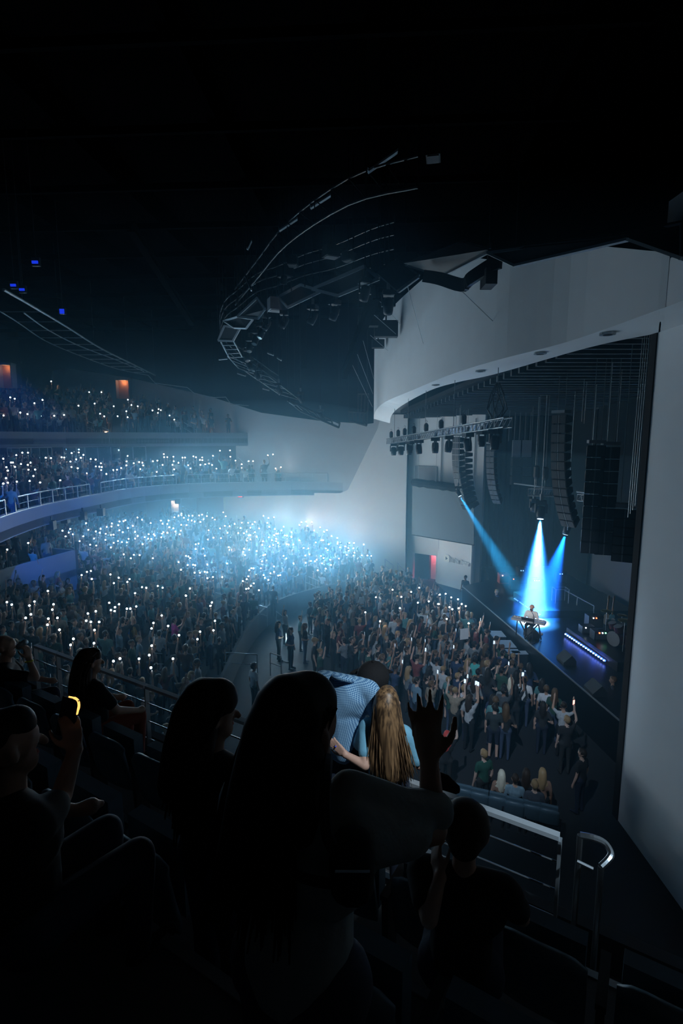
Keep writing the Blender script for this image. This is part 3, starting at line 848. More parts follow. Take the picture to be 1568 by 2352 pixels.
# the nearest 300 visible people are single objects, everyone else is the far crowd
shape_px = pj[:, 2].copy(); shape_px[~vis] = 1e9
shape_px[(pj[:, 0] < 620) & (pj[:, 1] > 1640)] = 1e9         # hidden behind our own balcony rows
order = np.argsort(shape_px)
SINGLE = set(int(k) for k in order[:288])
groups = {}
vv, ff, cc = [], [], []; off = 0
SK, HR, PT = np.array(SKINS), np.array(HAIRS), np.array(PANTSC)
TP = np.array([t[0] for t in TOPS])
for k in range(len(spots)):
    if k in SINGLE or not vis[k]: continue
    V, F, T = LOW[kinds[k]]
    s = sc_h[k]; a = face[k]; ca, sa = math.cos(a), math.sin(a)
    W = np.stack([(V[:, 0] * ca - V[:, 1] * sa) * .98 * s, (V[:, 0] * sa + V[:, 1] * ca) * s, V[:, 2] * s], 1) + spots[k, :3]
    vv.append(W); ff.append(F + off); off += len(V)
    pal = np.stack([SK[RNG.integers(5)], HR[RNG.integers(5)], TP[WTOP[k]] * RNG.uniform(.7, 1.2), PT[RNG.integers(5)]])
    cc.append(pal[T])
V = np.concatenate(vv); F = np.concatenate(ff); Cf = np.concatenate(cc)
me = bpy.data.meshes.new('crowd')
me.vertices.add(len(V)); me.vertices.foreach_set('co', V.ravel())
me.loops.add(len(F) * 3); me.loops.foreach_set('vertex_index', F.ravel().astype(np.int32))
me.polygons.add(len(F)); me.polygons.foreach_set('loop_start', np.arange(0, len(F) * 3, 3, dtype=np.int32))
me.polygons.foreach_set('use_smooth', np.ones(len(F), bool))
me.update()
ca_ = me.color_attributes.new('cloth', 'FLOAT_COLOR', 'CORNER')
ca_.data.foreach_set('color', np.repeat(np.concatenate([Cf, np.ones((len(Cf), 1))], 1), 3, axis=0).ravel())
m = bpy.data.materials.new('crowd_cloth'); m.use_nodes = True
nt = m.node_tree; at = nt.nodes.new('ShaderNodeAttribute'); at.attribute_name = 'cloth'
nt.links.new(at.outputs['Color'], nt.nodes['Principled BSDF'].inputs['Base Color'])
nt.nodes['Principled BSDF'].inputs['Roughness'].default_value = .75
me.materials.append(m)
tag(link('crowd', me), 'dense far crowd of standing people filling the terraces, balcony and upper tier', kind='stuff')
NCROWD = len(vv)

# single people
PEOPLE_LABELS = {}
kword = {'plain': 'arms down', 'plainlong': 'long hair', 'upright': 'right arm raised', 'uplong': 'long hair, arm raised', 'upleft': 'left arm raised', 'high': 'arm straight up', 'highlong': 'long hair, arm up',
         'front': 'phone before face', 'cap': 'cap', 'both': 'both arms up', 'shorts': 'shorts'}
pit_rows = {}
for k in SINGLE: pit_rows.setdefault((int(spots[k, 3]), int(spots[k, 4])), []).append(k)
extra_phones = []
for (zone, row), ks in pit_rows.items():
    ks.sort(key=lambda k: -spots[k, 0] if zone == 4 else -spots[k, 1])
    for n_, k in enumerate(ks):
        kind = kinds[k]
        o = link('person', MID[kind], loc=Vector(spots[k, :3]), rotz=face[k])
        o.scale = (sc_h[k], sc_h[k], sc_h[k])
        col, word = TOPS[WTOP[k]]
        o.color = (*col, 1)
        if row == 40: place = 'aisle beside the pit, %s from the stage' % ordn(n_ + 1)
        elif zone == 4: place = 'pit row %s, %s from the stage' % (ordn(row + 1), ordn(n_ + 1))
        else: place = '%s row %s, %s from far wall' % ({0: 'terrace', 1: 'balcony', 2: 'loge', 3: 'upper'}[zone], ordn(row + 1), ordn(n_ + 1))
        tag(o, 'person in %s top, %s, %s' % (word, kword[kind], place), 'person', 'standing crowd in the pit' if zone == 4 else 'crowd on the near terrace')
        if k not in hasph and VARS[kind][1] is not None and RNG.random() < .6:
            hp = Vector(VARS[kind][1]) * sc_h[k]
            ca, sa = math.cos(face[k]), math.sin(face[k])
            extra_phones.append((Vector((spots[k, 0] + hp.x * ca - hp.y * sa, spots[k, 1] + hp.x * sa + hp.y * ca, spots[k, 2] + hp.z)), face[k], place, zone))

# ------------------------------------------------------------------ phones
def phone_mesh(name, torch, r=0.036):
    mb = MB(); mb.box((0, 0, 0), (.072, .009, .148), mi=0)
    mb.box((0, .0050, 0), (.062, .001, .136), mi=2)
    mb.ball((.0, -.022, .05), r, 8, 6, mi=1)
    return mb.mesh(name, [M_PHONEBODY, torch, M_GLASSOFF], False)
M_GLASSOFF = mat('phone_glass', (.01, .01, .012), .1, noise=.1, nscale=40)
M_SCREENON = mat('phone_screen_lit', (.1, .1, .1), .4, emit=(.55, .75, 1.0), emit_s=1.6)
PH_COOL, PH_WARM = phone_mesh('phone', M_TORCH), phone_mesh('phone_warm', M_TORCHW)
mb = MB(); mb.box((0, 0, 0), (.074, .009, .15), mi=0); mb.box((0, -.0052, 0), (.066, .001, .138), mi=1)
PH_SCREEN = mb.mesh('phone_recording', [M_PHONEBODY, M_SCREENON])
dist = np.linalg.norm(phones[:, :3] - np.array([0, 0, E]), axis=1)
keep = set(np.argsort(dist)[:300 - min(len(extra_phones), 110)])
ZN = {0: 'lower terrace', 1: 'balcony', 2: 'loge box', 3: 'upper tier', 4: 'floor pit'}
ZL = {0: 'far wall', 1: 'far wall', 2: 'far end', 3: 'far wall', 4: 'stage'}
byrow = {}
for i in range(len(phones)):
    byrow.setdefault((int(phones[i, 3]), int(phones[i, 4])), []).append(i)
rank = {}
for (z_, r_), l in byrow.items():
    l.sort(key=lambda i: -phones[i, 0] if z_ in (4,) else -(phones[i, 1] * .7 + phones[i, 0] * .7))
    for n_, i in enumerate(l): rank[i] = n_ + 1
def zone_gain(ph):
    """torches of the far block face the camera side and burn brightest, those near our side point away"""
    if ph[3] == 0: return (1.9 if ph[0] > -3.5 else 1.6) if (ph[1] > 27 and ph[0] > -11) else 1.1 if ph[1] > 26 else .11
    return {1: .9 if ph[1] > 32 else .22, 2: .14, 3: .2, 4: .75}[int(ph[3])]
stuffmb = MB()
for i, ph in enumerate(phones):
    warm = RNG.random() < .14
    base = PH_WARM if warm else PH_COOL
    loc = Vector(ph[:3])
    if i in keep:
        o = link('phone', base, loc=loc)
        o.rotation_euler = (0, 0, RNG.normal(0, .3))
        o.scale = (1, 1, 1)
        tag(o, '%s phone torch held up, %s row %s, %s from the %s' % ('warm' if warm else 'cool white', ZN[int(ph[3])], ordn(int(ph[4]) + 1), ordn(rank[i]), ZL[int(ph[3])]), 'phone', 'phone torches held up by the crowd')
    else:
        stuffmb.box(loc, (.072, .009, .148), mi=0); stuffmb.ball(loc + Vector((0, -.022, .05)), .042, 8, 6, mi=1)
    lamp('phone_lamp', 'SPOT', loc + Vector((0, -.08, .05)), PHONE_W * RNG.choice([.5, .8, 1.0, 1.5]) * zone_gain(ph), (.95, .88, .78) if warm else (.27, .62, 1.0), aim=(9.0, 20.5, 6.0), size=.05, spot_size=2.95, spot_blend=.35)
tag(obj('phone_lights', stuffmb, [M_PHONEBODY, M_TORCH]), 'far phone torches held up across the terraces and balcony', kind='stuff')
for i, (p, a, place, zone) in enumerate(extra_phones[:110]):
    o = link('phone', PH_SCREEN, loc=p, rotz=a)
    tag(o, 'phone filming with lit screen, held up in %s' % place, 'phone', 'phones filming the stage')

# ------------------------------------------------------------------ haze in the hall: a thin layer, thicker where it drifts over the far block
def haze(name, mb, density, label, aniso=.2, col=(.30, .71, 1.0)):
    hm = bpy.data.materials.new(name); hm.use_nodes = True
    nt = hm.node_tree; nt.nodes.remove(nt.nodes['Principled BSDF'])
    q = nt.nodes.new('ShaderNodeVolumeScatter')
    q.inputs['Color'].default_value = (*col, 1); q.inputs['Density'].default_value = density; q.inputs['Anisotropy'].default_value = aniso
    nt.links.new(q.outputs[0], nt.nodes['Material Output'].inputs['Volume'])
    return tag(obj(name, mb, hm), label, kind='stuff')
mb = MB(); mb.box((-6.5, 27.0, 6.6), (40.0, 39.0, 13.0))
haze('haze', mb, 0.010, 'thin theatrical haze filling the hall')
for sc_, dn in ((1.0, .018), (.78, .024), (.54, .030)):
    mb = MB(); mb.ball((-4.2, 31.2, 3.8), 1, 28, 16, scale=(15 * sc_, 11 * sc_, 8 * sc_))
    haze('haze_cloud', mb, dn, 'thicker drifting haze over the bright far block of seats')
mb = MB(); mb.box((10.6, 26.0, 5.2), (5.6, 12.0, 7.2))
haze('haze_stage', mb, 0.024, 'thicker haze hanging over the stage in the light beams', aniso=.0)
print('CROWD', NCROWD, 'SINGLE', len(SINGLE), 'PHONES', len(phones), 'EXTRA', len(extra_phones), 'TRIS', len(F))
# ------------------------------------------------------------------ helpers on the measured surfaces
def hit(u, v, h, zone):
    """point on the ray of photo pixel (u, v) lying h above the terrace of a zone"""
    m = spots[:, 3] == zone
    S = spots[m]; c = proj(S[:, :3] + np.array([0, 0, h]))
    k = int(np.argmin((c[:, 0] - u) ** 2 + ((c[:, 1] - v) * 1.5) ** 2))
    return P(u, v, y=S[k, 1])
UP = Vector((0, 0, 1))
def handrail(label, a, b, h=0.95, group=None, mid=True, r=0.022, posts=2, m=None):
    m = m or M_RAIL
    t = thing('handrail', label, 'handrail', Vector((a.x, a.y, a.z - h)), group=group)
    childworld('top_rail', MB().path([a - UP * .12, a, b, b - UP * .12], r, 6), m, t)
    for k in range(posts):
        f = k / max(posts - 1, 1); p = a.lerp(b, f)
        childworld('post', MB().tube(p - UP * h, p - UP * (r * .5), r * .9, 6), m, t)
    if mid: childworld('mid_rail', MB().tube(a - UP * .42, b - UP * .42, r * .7, 6), m, t)
    return t
RL = [(0, 180, 1270, 280, 1302), (0, 303, 1305, 343, 1317), (0, 365, 1322, 407, 1335), (0, 431, 1342, 473, 1356), (0, 495, 1361, 540, 1375), (0, 565, 1382, 613, 1396), (0, 634, 1404, 655, 1421),
      (0, 661, 1305, 686, 1315), (0, 701, 1321, 733, 1335), (0, 749, 1341, 761, 1353), (0, 884, 1284, 902, 1298), (0, 913, 1292, 930, 1312),
      (0, 404, 1502, 443, 1503), (0, 517, 1499, 590, 1503), (0, 620, 1499, 645, 1507), (0, 345, 1500, 375, 1501)]
LB = ['beside the dark loge box front', 'in the first lower aisle, uppermost of its line', 'in the first lower aisle, second of its line', 'in the first lower aisle, third of its line', 'in the first lower aisle, fourth of its line',
      'in the first lower aisle, fifth of its line', 'at the foot of the first lower aisle', 'in the bright far block, uppermost of three', 'in the bright far block, second of three', 'in the bright far block, beside the small floor lamp',
      'at the foot of the white wall, upper of two', 'at the foot of the white wall, lower of two', 'on the front platform, middle of the flat rails', 'long flat rail on the front platform', 'by the steps down to the pit aisle', 'short flat rail on the front platform']
for (zn, u0, v0, u1, v1), lb in zip(RL, LB):
    handrail('thin grey steel handrail ' + lb, hit(u0, v0, .95, zn), P(u1, v1, y=hit(u1, v1, .95, zn).y), group='handrails on the lower terrace')
for (u0, v0, u1, v1), lb in zip([(106, 1058, 130, 1073), (152, 1085, 198, 1108), (374, 1081, 403, 1103), (546, 1051, 568, 1070), (580, 1075, 607, 1097)],
                                ['upper part of the first balcony aisle', 'lower part of the first balcony aisle', 'second balcony aisle', 'upper part of the last balcony aisle', 'lower part of the last balcony aisle']):
    handrail('sloping grey aisle handrail, ' + lb, hit(u0, v0, .95, 1), hit(u1, v1, .95, 1), group='aisle handrails on the balcony')
for (u0, v0, u1, v1), lb in zip([(175, 956, 250, 988), (415, 966, 450, 987)], ['near the rear corner', 'near the white wall']):
    handrail('sloping grey aisle handrail on the upper tier, ' + lb, hit(u0, v0, .95, 3), hit(u1, v1, .95, 3), group='aisle handrails on the upper tier')
# balcony front rails on the fascia cap
fpr = fpx2[::-1]
fu = [(proj((x, y, 6.54))[0][0], x, y) for x, y in fpr if y > 15]
def fas(u):
    for a, b in zip(fu[:-1], fu[1:]):
        if a[0] <= u <= b[0]:
            t = (u - a[0]) / (b[0] - a[0]); return Vector((a[1] + (b[1] - a[1]) * t, a[2] + (b[2] - a[2]) * t, 6.54))
    return Vector((fu[0][1], fu[0][2], 6.54)) if u < fu[0][0] else Vector((fu[-1][1], fu[-1][2], 6.54))
M_PANE = mat('rail_glass', (.35, .45, .5), .1)
M_PANE.node_tree.nodes['Principled BSDF'].inputs['Transmission Weight'].default_value = 0.95
for k, (u0, u1) in enumerate([(-70, 13), (36, 207), (232, 405), (430, 752)]):
    pts = [fas(u0 + (u1 - u0) * i / 10) for i in range(11)]
    t = thing('balcony_rail', 'low pale metal railing on the balcony front, %s section from the rear corner' % ordn(k + 1), 'railing', pts[0], group='railings along the balcony front')
    childworld('top_rail', MB().path([p + UP * .6 for p in pts], .028, 6), M_STEEL, t)
    childworld('mid_rail', MB().path([p + UP * .3 for p in pts], .010, 5), M_RAIL, t)
    L = sum((b - a).length for a, b in zip(pts[:-1], pts[1:])); npst = max(3, int(L / .95))
    for i in range(npst + 1):
        f = i / npst * 10; j = min(9, int(f)); p = pts[j].lerp(pts[j + 1], f - j)
        childworld('post', MB().box(p + UP * .3, (.045, .045, .6)), M_STEEL, t)
# glazed suite fronts above the rear balcony
for k, (u0, u1) in enumerate([(15, 122), (146, 330)]):
    pts = []
    for i in range(8):
        u = u0 + (u1 - u0) * i / 7
        best = min(((abs(proj((p.x, p.y, 8.6))[0][0] - u), p) for a, b in zip(UPPER.line(-.15)[:-1], UPPER.line(-.15)[1:]) for p in [a.lerp(b, f / 8) for f in range(8)]), key=lambda q: q[0])[1]
        pts.append(Vector((best.x, best.y, 8.0)))
    t = thing('suite_window', 'long dark glazed suite front under the upper tier, %s from the rear corner' % ordn(k + 1), 'window', pts[0], group='glazed suite fronts')
    childworld('head_rail', MB().path([p + UP * 1.0 for p in pts], .03, 5), M_RAIL, t)
    childworld('sill_rail', MB().path([p + UP * .05 for p in pts], .03, 5), M_RAIL, t)
    for p in pts: childworld('mullion', MB().tube(p, p + UP * 1.0, .022, 5), M_RAIL, t)
    for a, b in zip(pts[:-1], pts[1:]):
        if (b - a).length > .05: childworld('pane', MB().bar(a + UP * .5, b + UP * .5, .012, .85), M_PANE, t)
# lit doorways of the concourses
def doorway(label, u0, v0, u1, v1, y, col, watts, lc):
    a = P(u0, v0, y=y); b = P(u1, v1, y=y); w = b.x - a.x; hgt = a.z - b.z
    t = thing('lit_doorway', label, 'doorway', (a.x + w / 2, y, b.z))
    childworld('back_panel', MB().box((a.x + w / 2, y + .45, b.z + hgt / 2), (w + .1, .05, hgt)), mat('door_paint_' + col[0], col[1], .8, noise=.06), t)
    childworld('side_panel', MB().box((a.x - .03, y + .2, b.z + hgt / 2), (.06, .5, hgt)), M_GREYWALL, t)
    childworld('side_panel', MB().box((b.x + .03, y + .2, b.z + hgt / 2), (.06, .5, hgt)), M_GREYWALL, t)
    childworld('lintel', MB().box((a.x + w / 2, y + .2, a.z + .06), (w + .2, .5, .12)), M_GREYWALL, t)
    lamp('doorway_lamp', 'POINT', (a.x + w / 2, y + .2, a.z - .15), watts, lc, size=.04)
doorway('bright white doorway under the balcony beside the dark speaker', 393, 1150, 411, 1178, 37.2, ('white', (.8, .8, .78)), 14, (1, .97, .9))
doorway('dim orange doorway at the rear of the upper tier', 266, 873, 297, 915, 41.0, ('tan', (.5, .3, .2)), 6, (1, .45, .2))
doorway('dim orange doorway at the rear corner of the upper tier', -5, 838, 28, 890, 33.5, ('tan', (.5, .3, .2)), 3, (1, .45, .2))
doorway('pinkish vomitory opening above the balcony crowd', 341, 1004, 372, 1026, 39.2, ('pink', (.6, .25, .25)), 7, (1, .3, .35))
for k, (u, v, y) in enumerate([(243, 993, 36.0), (484, 1001, 38.2)]):
    p = P(u, v, y=y)
    t = thing('step_light', 'small warm step light above the upper fascia, %s from the rear corner' % ordn(k + 1), 'lamp', p, group='warm step lights on the upper tier')
    childworld('housing', MB().box(p + Vector((0, .06, 0)), (.34, .10, .16)), M_FIXTURE, t)
    childworld('lens', MB().box(p, (.14, .03, .07)), mat('step_lens', (1, .8, .6), .5, emit=(1, .72, .45), emit_s=6), t)
    lamp('step_lamp', 'POINT', p + Vector((0, -.15, .1)), 9, (1, .62, .36), size=.04)
p = P(745, 1358, y=30.2)
t = thing('floor_lamp', 'small warm light standing at the pit edge below the far block', 'lamp', p)
childworld('base', MB().box(p - UP * .1, (.2, .2, .12)), M_FIXTURE, t); childworld('bulb', MB().ball(p + UP * .02, .07, 10, 8), mat('step_lens', (1, .8, .6)), t)
lamp('floor_lamp_light', 'POINT', p + UP * .15, 14, (1, .7, .45), size=.05)
p = P(553, 1140, y=37.6)
t = thing('exit_sign', 'small glowing red exit sign under the balcony near the white wall', 'sign', p)
childworld('box', MB().box(p, (.42, .06, .2)), M_FIXTURE, t)
def textmesh(txt, size, ext, name):
    c = bpy.data.curves.new(name, 'FONT'); c.body = txt; c.size = size; c.extrude = ext; c.resolution_u = 2; c.offset = .012 if size > .3 else 0
    o = bpy.data.objects.new(name, c); COL.objects.link(o)
    dg = bpy.context.evaluated_depsgraph_get(); me = bpy.data.meshes.new_from_object(o.evaluated_get(dg))
    bpy.data.objects.remove(o); bpy.data.curves.remove(c)
    return me
def place_text(name, txt, size, ext, m, parent, origin, xdir, zdir, edge=None, width=None):
    me = textmesh(txt, size, ext, name)
    if width: k_ = width / max(v.co.x for v in me.vertices); me.transform(Matrix.Diagonal((k_, 1, 1, 1)))
    x = Vector(xdir).normalized(); z = Vector(zdir).normalized(); y = z.cross(x)      # y = into the wall
    M = Matrix(((x.x, z.x, -y.x), (x.y, z.y, -y.y), (x.z, z.z, -y.z))).to_4x4()
    me.transform(Matrix.Translation(Vector(origin)) @ M)
    me.materials.clear(); me.materials.append(m); me.materials.append(edge or m)
    for pl in me.polygons:
        if abs(pl.normal.dot(y)) < .5: pl.material_index = 1
    o = link(name, me)
    if parent is not None: o.parent = parent; o.matrix_parent_inverse = Matrix.Translation(parent.location).inverted()
    return o
place_text('letters', 'EXIT', .15, .004, mat('exit_red', (1, .1, .05), .5, emit=(1, .10, .04), emit_s=4), t, p + Vector((-.19, -.035, -.05)), (1, 0, 0), (0, 0, 1))
lamp('exit_glow', 'POINT', p + Vector((0, -.2, 0)), 5, (1, .12, .06), size=.04)
# dark hanging loudspeakers under the balcony front
for k, (u, v, y) in enumerate([(232, 1176, 28), (150, 1192, 26), (118, 1206, 24.5), (408, 1150, 36.2), (190, 1184, 27)]):
    p = P(u, v, y=y)
    t = thing('delay_speaker', 'small black loudspeaker hung under the balcony front, %s from its middle' % ordn(k + 1), 'speaker', p, group='delay speakers under the balcony')
    childworld('cabinet', MB().box(p, (.34, .30, .42)), M_FIXTURE, t); childworld('bracket', MB().box(p + UP * .3, (.06, .06, .22)), M_FIXTURE, t)

# ------------------------------------------------------------------ sign on the wing wall
M_SIGN = mat('sign_white', (.97, .97, .97), .5, noise=.03)
M_SIDESHADE = mat('sign_side_shade', (.05, .05, .06), .5, noise=.05)  # dark letter returns, also standing in for their drop shadow
a = sign_hit(1019, 1290, .05); b = sign_hit(1076, 1308, .05)
t = thing('wall_sign', 'white raised sign with play button icon and lettering on the wing wall', 'sign', a)
LS = (b - a).length; ih = .50; iw = .24 * LS; o_ = a + UP * 0.02
# rounded plate with the triangle cut out of it, standing proud of the wall
import mathutils
outl = []
for cx, cz, a0 in ((iw - .12, .12, -90), (iw - .12, ih - .12, 0), (.12, ih - .12, 90), (.12, .12, 180)):
    for q in range(5):
        A = math.radians(a0 + q * 22.5); outl.append((cx + .12 * math.cos(A), cz + .12 * math.sin(A)))
tri = [(iw * .34, .13), (iw * .34, ih - .13), (iw * .72, ih / 2)]
bm = bmesh.new()
loops = []
for off in (0.0, .07):
    ring = []
    for poly in (outl, tri):
        vs = [bm.verts.new(o_ + SPD * x + UP * z + SPN * (off * .5)) for x, z in poly]
        es = [bm.edges.new((vs[i], vs[(i + 1) % len(vs)])) for i in range(len(vs))]
        ring.append((vs, es))
    loops.append(ring)
    bmesh.ops.triangle_fill(bm, edges=ring[0][1] + ring[1][1], use_beauty=True)
for q in range(2):
    A, B = loops[0][q][0], loops[1][q][0]
    for i in range(len(A)): bm.faces.new((A[i], A[(i + 1) % len(A)], B[(i + 1) % len(A)], B[i]))
bmesh.ops.recalc_face_normals(bm, faces=bm.faces)
me = bpy.data.meshes.new('play_icon'); bm.to_mesh(me); bm.free(); me.materials.append(M_SIGN); me.materials.append(M_SIDESHADE)
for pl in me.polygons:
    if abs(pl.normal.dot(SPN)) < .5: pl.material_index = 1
childworld('back_plate', MB().add([o_ + SPD * x + UP * z + SPN * .012 for x, z in ((.1, .05), (iw - .05, .05), (iw - .05, ih - .05), (.1, ih - .05))], [(0, 1, 2, 3)]), M_SIDESHADE, t)
o = link('play_icon', me); o.parent = t; o.matrix_parent_inverse = Matrix.Translation(t.location).inverted()
place_text('letters', 'YouTube', .46, .016, M_SIGN, t, o_ + SPD * (iw + .04) + UP * .07 + SPN * .04, SPD, UP, M_SIDESHADE, .36 * LS)
place_text('letters', 'Theater', .46, .016, M_SIGN, t, o_ + SPD * (iw + .06 + .39 * LS) + UP * .07 + SPN * .04, SPD, UP, M_SIDESHADE, .36 * LS)
WSIGN = (b - a).length
# hanging projection screen, its dark top housing, wall panel and conduits on the wing wall
def wingp(u, v, off): tt, zz = wing_hit(u, v, off); return wingpt(tt, zz, off)
q = [wingp(946, 1228, .55), wingp(1088, 1252, 1.0), wingp(1088, 1130, 1.0), wingp(947, 1112, .55)]
t = thing('projection_screen', 'grey hanging projection screen on the white wing wall', 'screen', q[0])
childworld('fabric', MB().slab(q, .02), M_SCREEN, t)
childworld('bottom_bar', MB().tube(q[0], q[1], .035, 8), M_FIXTURE, t)
childworld('side_wire', MB().tube(q[1], q[2], .012, 5), M_CABLE, t)
q2 = [wingp(948, 1108, .95), wingp(1056, 1122, 1.2)]
t = thing('drape_batten', 'thick dark rolled batten hanging above the projection screen', 'batten', q2[0])
rl = MB()
L_ = [q2[0].lerp(q2[1], i / 12) + UP * (.03 * (i % 2)) for i in range(13)]
rl.path(L_, [.24 + .02 * (i % 3) for i in range(13)], 10)
childworld('roll', rl, M_DRAPE, t)
for f in (.12, .5, .88):
    p = q2[0].lerp(q2[1], f); childworld('hanging_wire', MB().tube(p + UP * .2, Vector((p.x, p.y, ceil_r(p.y) + .42)), .012, 5), M_WIRE, t)
a_, b_ = wing_hit(954, 1070), wing_hit(1003, 1110)
tag(obj('wall_panel', wingslab(a_[0], b_[0], b_[1], a_[1], .06, .05), M_GREYWALL), 'square grey acoustic panel on the wing wall above the batten', 'panel')
for k, u in enumerate((1012, 1058, 1088)):
    tt, _ = wing_hit(u, 1100, .05)
    tag(obj('conduit', MB().tube(wingpt(tt, 2.2, .06), wingpt(tt, ZW - .4, .06), .03, 6), M_GREYWALL), 'thin vertical conduit on the wing wall, %s from the auditorium' % ordn(k + 1), 'conduit', 'conduits on the wing wall')

# ------------------------------------------------------------------ lighting truss with moving heads
def box_truss(name, label, A, B, h, group=None, bays=24):
    t = thing(name, label, 'truss', A, group=group)
    d = (B - A).normalized(); side = d.cross(UP).normalized() * h / 2; up_ = UP * h / 2
    for sx, sz in ((1, 1), (1, -1), (-1, 1), (-1, -1)):
        childworld('chord', MB().tube(A + side * sx + up_ * sz, B + side * sx + up_ * sz, .024, 6), M_TRUSS, t)
    mb = MB()
    for i in range(bays + 1):
        p = A.lerp(B, i / bays)
        mb.tube(p + side - up_, p + side + up_, .012, 4); mb.tube(p - side - up_, p - side + up_, .012, 4)
        mb.tube(p - side - up_, p + side - up_, .012, 4); mb.tube(p - side + up_, p + side + up_, .012, 4)
        if i < bays:
            q = A.lerp(B, (i + 1) / bays)
            mb.tube(p + side - up_, q + side + up_, .012, 4); mb.tube(p - side - up_, q - side + up_, .012, 4)
    o = childworld('lacing', mb, M_TRUSS, t); o['kind'] = 'stuff'
    return t
def moving_head(label, p, s=1.0, tilt=0.0, pan=0.0, group=None, lit=False, drop=False):
    """p is where its clamp meets the truss"""
    t = thing('moving_head', label, 'stage light', p, group=group)
    R = Matrix.Rotation(pan, 3, 'Z')
    f = lambda x, y, z: p + (R @ Vector((x, y, z))) * s
    childworld('clamp', MB().box(f(0, 0, .10), (.10 * s, .10 * s, .28 * s)), M_TRUSS, t)
    if drop: childworld('drop_pipe', MB().tube(f(0, 0, .1), Vector((p.x, p.y, (CEIL + .02) if p.z > E + 1.8 or p.x < 3 else ceil_r(p.y) + .42)), .018, 6), M_CABLE if p.x < 3 else M_WIRE, t)
    childworld('base', MB().box(f(0, 0, -.07), (.36 * s, .34 * s, .15 * s), R), M_FIXTURE, t)
    for sx in (-1, 1): childworld('yoke_arm', MB().bar(f(sx * .19, 0, -.12), f(sx * .19, 0, -.46), .05 * s, .13 * s, up=(0, 1, 0)), M_FIXTURE, t)
    T = R @ Matrix.Rotation(tilt, 3, 'X')
    c = f(0, 0, -.42); ax = T @ Vector((0, 0, -1))
    mb = MB(); mb.path([c - ax * .22 * s, c - ax * .18 * s, c - ax * .02 * s, c + ax * .16 * s, c + ax * .26 * s], [.09 * s, .145 * s, .16 * s, .15 * s, .135 * s], 14)
    hd = childworld('head', mb, M_FIXTURE, t, smooth=True)
    lm = MB(); lm.tube(c + ax * .262 * s, c + ax * .272 * s, .115 * s, 14)
    childworld('lens', lm, mat('lens_lit', (.8, .9, 1), .3, emit=(.55, .8, 1), emit_s=3) if lit else mat('lens_dark', (.03, .035, .04), .08), t)
    return t, c + ax * .30 * s, ax
TA, TB = P(893, 1014, y=32), P(1166, 970, y=17)
box_truss('lighting_truss', 'long aluminium truss of moving lights hung across the stage front', TA, TB, .30, bays=44)
def along(A, B, u):
    lo, hi = 0.0, 1.0
    for _ in range(30):
        m = (lo + hi) / 2
        if proj(A.lerp(B, m))[0][0] < u: lo = m
        else: hi = m
    return A.lerp(B, lo)
for k, u in enumerate((904, 921, 941, 962, 1000, 1031, 1075, 1107, 1138)):
    p = along(TA, TB, u)
    moving_head('dark moving head light on the front truss, %s from the white wall' % ordn(k + 1), p - UP * .17, 1.0 if u < 1100 or u > 1130 else .8, tilt=.12 * ((k % 3) - 1), pan=.3 * k, group='moving heads on the front truss')
for k, u in enumerate((898, 914, 929, 950, 978, 1012, 1064)):
    p = along(TA, TB, u) + UP * .16
    t = thing('truss_motor', 'small chain hoist box on top of the front truss, %s from the white wall' % ordn(k + 1), 'hoist', p, group='boxes on top of the front truss')
    childworld('body', MB().path([p, p + UP * .10, p + UP * .34, p + UP * .42], [.06, .11, .11, .05], 8), M_FIXTURE, t)
    childworld('hook', MB().path([p + UP * .42, p + UP * .50 + Vector((.05, 0, 0)), p + UP * .56, p + UP * .5 - Vector((.05, 0, 0))], .012, 5), M_TRUSS, t)
for k, u in enumerate((905, 936, 976, 1041, 1139)):
    p = along(TA, TB, u)
    tag(obj('hanging_wire', MB().tube(p + UP * .15, Vector((p.x, p.y, max(p.z + .6, ceil_r(p.y) + .42))), .014, 5), M_WIRE), 'thin steel wire holding the front truss, %s from the white wall' % ordn(k + 1), 'wire', 'wires of the front truss')
p = along(TA, TB, 1139)
mb = MB()
for k in range(7):
    ph_ = k * .9
    mb.path([p + UP * 1.35 + Vector((.05 * math.cos(ph_), .05 * math.sin(ph_), 0)), p + UP * 1.0 + Vector((.22 * math.cos(ph_), .2 * math.sin(ph_), 0)), p + UP * .5 + Vector((.34 * math.cos(ph_ + .6), .3 * math.sin(ph_ + .6), 0)), p + UP * .15 + Vector((.12 * math.cos(ph_), .12 * math.sin(ph_), 0))], .02, 6)
tag(obj('cable_bundle', mb, M_CABLE), 'looped bundle of black cables above the near end of the truss', 'cables')

